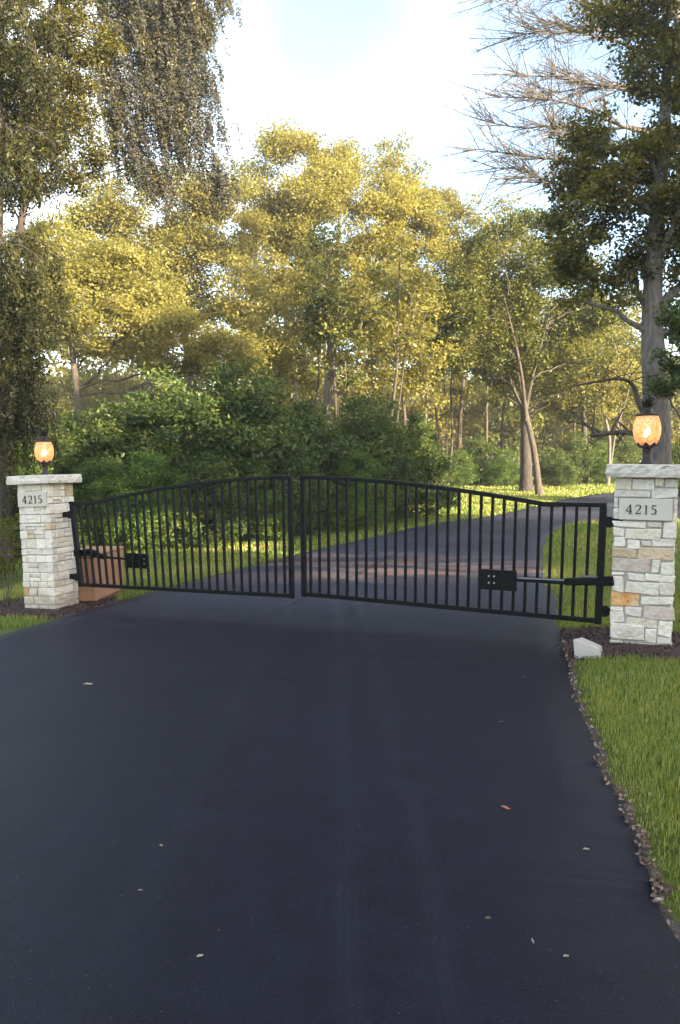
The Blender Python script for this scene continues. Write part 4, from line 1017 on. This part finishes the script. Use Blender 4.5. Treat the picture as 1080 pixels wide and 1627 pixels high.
# weeping conifer, left edge
def conifer():
    d = 14.5; base = base_at(-6, d); g = np.random.default_rng(88); tb, bb = MB(), MB(); C = []; Tn = []; U = []
    tp = catmull(tr(-22, d, (-14, 600), (-8, 350), (-2, 100), (0, -250)), 8); tb.tube(tp-base, np.linspace(.24, .06, len(tp)), 9)
    top = tp[-1][2]
    for k in range(66):
        zf = g.random(); z = 2.5+(top-2.5)*zf**1.25; i = int(np.argmin(abs(tp[:, 2]-z))); p0 = tp[i]; a = g.uniform(0, 2*PI); L = (2.1 - 1.0*zf)*g.uniform(.5, 1.1)*(.6 if z < 5.5 else 1)
        dr = np.array([math.cos(a), math.sin(a), 0]); p2 = p0+dr*L+np.array([0, 0, -.25*L]); path = bez(p0, p0+dr*L*.5+np.array([0, 0, .25*L]), p2, 9); bb.tube(path-base, np.linspace(.032, .008, 9), 5, False)
        for j in range(int(22*L/1.5)+7):
            ii_ = g.uniform(1.5, 8); kx = int(min(ii_, 7)); u = path[kx]+(path[kx+1]-path[kx])*(ii_-kx); sd = np.cross(dr, (0, 0, 1))*g.normal(0, .28)
            hl = g.uniform(.35, 1.15)*(1.3 if z < 8 else 1); m = int(46*hl/.7); tt = g.random(m)
            pts = u+sd+np.stack([g.normal(0, .035, m)+dr[0]*.1*tt, g.normal(0, .035, m)+dr[1]*.1*tt, -hl*tt], 1); C.append(pts); Tn.append(np.clip(g.uniform(.1, .8)+g.normal(0, .15, m), 0, 1))
    C = np.concatenate(C); Tn = np.concatenate(Tn); V, t = leaf_quads(C, rng.uniform(.05, .11, len(C)), .1, .35, Tn, 1.1)
    o = empty('conifer', base, 0, 'weeping conifer with hanging olive sprays at the left edge', 'tree'); tb.build('trunk', M['barkdark'], o, True); bb.build('branches', M['barkdark'], o, True)
    link('crown', quads_mesh('crown', V-np.tile(base, (len(V), 1)), t, M['conifer']), o)
conifer()
T('overhanging_tree', 'grey-green boughs hanging into the sky at the upper left', -70, 20, [(-60, 500), (-20, 250), (60, 60), (150, -60)], .2,
  [(260, 30, 60, 60), (200, 60, 60, 40), (300, 100, 35, 50), (265, 150, 45, 55), (320, 190, 20, 16), (290, 220, 40, 30), (210, 190, 40, 50), (335, 265, 26, 26), (180, 120, 40, 30), (240, -30, 110, 40), (225, 250, 30, 26), (310, 20, 40, 30), (255, 270, 26, 16), (345, 175, 16, 8)], 'grey', 'bark',
  n_limbs=10, n_clumps=340, lpc=330, crad=.40, lsize=.095, seed=12, shell=.3, asp=.4, hang=1.0, limb_r=.2, droop=.4)
T('shade_tree', 'olive leafy tree at the upper left behind the hanging boughs', 8, 17, [(12, 560), (30, 380), (60, 200), (75, 40)], .14,
  [(90, 90, 80, 80), (60, 200, 90, 70), (120, 240, 55, 70), (130, 60, 60, 70), (30, 300, 50, 40), (20, 30, 70, 60)], 'olivedark', 'barkdark', n_limbs=10, n_clumps=150, lpc=300, crad=.45, lsize=.075, seed=13, shell=.3)

# ------------------------------------------------------------------ shrubs under the wood
SH = []
for k in range(4):
    d = 20; base = base_at(400, d)
    SH.append(tree_meshes('shrub', base, [base, base+np.array([.1, 0, .9]), base+np.array([.05, .1, 1.9])], .05,
      [(base+np.array(c), r) for c, r in (((0, 0, 1.9), (1.3, 1.1, .9)), ((-.9, -.3, 1.3), (.9, .8, .8)), ((.9, -.2, 1.4), (.9, .9, .8)), ((0, -.5, .8), (1.5, 1.0, .7)), ((.3, 0, 2.7), (.7, .7, .6)))], M[('shrub', 'fern', 'shrub', 'shrub')[k]], M['bark'],
      n_limbs=9, n_clumps=170, lpc=150, crad=.40, lsize=(.11, .09, .12, .10)[k], seed=60+k, asp=.42, shell=.5, droop=.25,
      stems=[[base, base+np.array([-.3, -.1, .8]), base+np.array([-.8, -.2, 1.5])], [base, base+np.array([.3, -.1, .8]), base+np.array([.8, -.1, 1.6])]]))
shr = [(130, 21, 1.15, 0), (215, 21.5, 1.3, 2), (300, 21, 1.5, 3), (380, 22, 1.55, 0), (455, 23, 1.2, 2), (520, 23.5, 1.25, 3), (585, 24.5, 1.3, 0), (640, 26, 1.1, 2),
       (170, 18.6, .75, 1), (245, 18.8, .8, 1), (320, 19.4, .75, 2), (400, 20.2, .7, 1), (480, 21.2, .7, 3), (560, 22.4, .75, 1), (70, 19, 1.0, 3), (20, 17.5, .9, 1)]
sl_ = ['dark green shrub right beside the farther lamp', 'dark green shrub above the hinge end of the left gate leaf', 'tall dark green shrub over the middle of the left gate leaf', 'tallest dark green shrub of the row, left of the gate gap', 'dark green shrub just left of the gate gap', 'dark green shrub in line with the gate gap',
       'rounded dark shrub right of the gate gap', 'last shrub of the row where the lawn opens', 'low lighter shrub in front by the brown box', 'low lighter shrub in front above the left gate opener', 'low dark shrub in front at the middle of the left gate leaf',
       'low lighter shrub in front below the tallest shrub', 'low dark shrub in front of the gate gap', 'low lighter shrub in front of the rounded dark shrub', 'shrub behind the farther pillar', 'shrub at the left edge behind the farther pillar']
for i, (px, d, s, k) in enumerate(shr):
    plant_tree('shrub', base_at(px, d), SH[k], sl_[i], 'shrub', 'shrubs under the wood', rz=i*1.9, scale=s)
brush = [(648, 45, .8, 3), (690, 47, 1.0, 0), (728, 44.5, .7, 1), (765, 46, .95, 2), (800, 44, .7, 1), (880, 43, .75, 3), (915, 45, 1.0, 0), (950, 46, .85, 1), (985, 47, 1.0, 2), (1085, 30, .9, 0)]
bl_ = ['low brush at the lawn edge beyond the last shrub of the row', 'brush below the golden olive tree', 'small light brush in the middle of the far lawn edge', 'dark brush left of the thick dark trunk', 'small brush at the foot of the thick dark trunk', 'dark brush just right of the pale leaning trunk',
       'larger brush between the pale leaning trunk and the nearer lamp', 'light brush where the drive bends out of sight', 'dark brush left of the nearer lamp, deep in the wood', 'dark shrub right of the nearer pillar']
for i, (px, d, s, k) in enumerate(brush):
    plant_tree('shrub', base_at(px, d), SH[k], bl_[i], 'shrub', 'shrubs under the wood', rz=i*2.7+1, scale=s)
# young shrub at the left edge, beside the farther pillar
d = 10.6; base = gp(12, 968)
SB = tree_meshes('young', base, [base, base+np.array([.03, 0, .5]), base+np.array([.05, 0, 1.1])], .012,
   [(base+np.array(c), r) for c, r in (((0, 0, .95), (.35, .3, .35)), ((-.2, 0, .65), (.35, .3, .25)), ((.15, 0, 1.25), (.22, .2, .25)))], M['green'], M['bark'], n_limbs=8, n_clumps=60, lpc=26, crad=.13, lsize=.055, seed=71, shell=.4,
   stems=[[base, base+np.array([.09, .02, .5]), base+np.array([.2, 0, 1.1])], [base, base+np.array([-.1, 0, .5]), base+np.array([-.22, 0, .95])], [base, base+np.array([-.03, 0, .6]), base+np.array([-.1, 0, 1.2])]])
plant_tree('young_shrub', base, SB, 'young upright shrub with thin stems left of the farther pillar', 'shrub')

# low undergrowth on the wood floor
n = 60000; x = rng.uniform(-22, 30, n); y = rng.uniform(21, 60, n); k = frustum(x, y, zg(x, y), 150); x, y = x[k], y[k]
k = ~inpoly(x, y, DRIVE); x, y = x[k], y[k]
line = lambda X: np.where(X < 3, 24+X*.6, 43.5); k = (y > line(x)) & (rng.random(len(x)) < .5+.5*patchy(x, y, .7, 5)); x, y = x[k], y[k]
hh = (.55+.45*patchy(x, y, .5, 6))*rng.random(len(x))*(1.4+.075*(y-20))
V, t = leaf_quads(np.stack([x, y, zg(x, y)+hh], 1), rng.uniform(.12, .28, len(x)), .1, .5)
tag(link('undergrowth', quads_mesh('undergrowth', V, t, M['shrub'])), 'low leafy undergrowth on the floor of the wood', 'undergrowth', kind='stuff')

# the wood to the right of the drive, beyond the frame, that keeps the low sun off the gate
def shade_wood():
    g = np.random.default_rng(99); C = []; b = MB(); us = np.array([sun_dir.x, sun_dir.y]); us /= np.linalg.norm(us); ns = np.array([-us[1], us[0]])
    for k in range(46):
        x = g.uniform(9, 32); y = -24+g.uniform(-9, 9)+(x-9)*1.05; h = g.uniform(11, 15); z0 = float(zg(x, y)); b.tube([(x, y, z0-.2), (x+.2, y, z0+h*.5), (x, y, z0+h*.85)], [.12, .10, .05], 6)
        m = 950; o = g.normal(size=(m, 3)); o /= np.linalg.norm(o, axis=1)[:, None]; o *= g.random((m, 1))**.4; C.append(np.array([x, y, z0+h*.56])+o*np.array([3.2, 3.2, h*.46]))
    for k in range(9):
        x = g.uniform(16, 21.5); y = 3.9-(x-20)*.93+g.uniform(-2.5, 3.5); z0 = float(zg(x, y)); m = 1500; o = g.normal(size=(m, 3)); o /= np.linalg.norm(o, axis=1)[:, None]; o *= g.random((m, 1))**.4
        C.append(np.array([x, y, z0+9.2])+o*np.array([2.6, 2.6, 7.2])); b.tube([(x, y, z0-.2), (x, y, z0+8), (x, y, z0+14)], [.12, .10, .05], 6)
    C = np.concatenate(C)
    # open lanes where the low sun gets through to the drive
    k = np.ones(len(C), bool)
    tt = C[:, 2]/sun_dir.z; xs = C[:, 0]-sun_dir.x*tt; ys = C[:, 1]-sun_dir.y*tt+.25*np.sin(xs*2.3)
    for (x0, x1, y0, y1) in ((-.9, 4.2, 12.5, 15.0), (-1.8, 2.6, 15.7, 17.4), (-7.5, -.8, 17.6, 20.5)):
        k &= ~((xs > x0) & (xs < x1) & (ys > y0) & (ys < y1))
    C = C[k]; V, t = leaf_quads(C, g.uniform(.5, .9, len(C)), .3, .7)
    v = len(V)//4
    o = tag(link('woods', quads_mesh('woods', V, t, M['green'])), 'dense wood to the right of the drive', 'wood', kind='stuff')
    tag(b.build('wood_trunks', M['bark']), 'trunks of the wood to the right of the drive', 'wood', kind='stuff')
shade_wood()
print('tris approx', sum(len(o.data.polygons)*2 for o in COL.objects if o.type == 'MESH'), 'grass', NGRASS)
print('zR', zR, HR, 'zL', zL, HL, float(zg(*cL)), 'gate', {k: v['q'] for k, v in gate_info.items()})

# thin warm air between the trees
b = MB(); b.hexa(box8(-110, 110, -70, 110, -1.6, 30), 0)
hz = tag(b.build('haze', None), 'thin haze hanging between the trees', 'haze', kind='stuff')
hm_ = bpy.data.materials.new('haze'); hm_.use_nodes = True; nt = hm_.node_tree; nt.nodes.clear()
pv = nt.nodes.new('ShaderNodeVolumePrincipled'); pv.inputs['Color'].default_value = (.95, .95, .95, 1); pv.inputs['Density'].default_value = .0010; pv.inputs['Anisotropy'].default_value = .3
out = nt.nodes.new('ShaderNodeOutputMaterial'); nt.links.new(pv.outputs[0], out.inputs['Volume']); hz.data.materials.append(hm_)
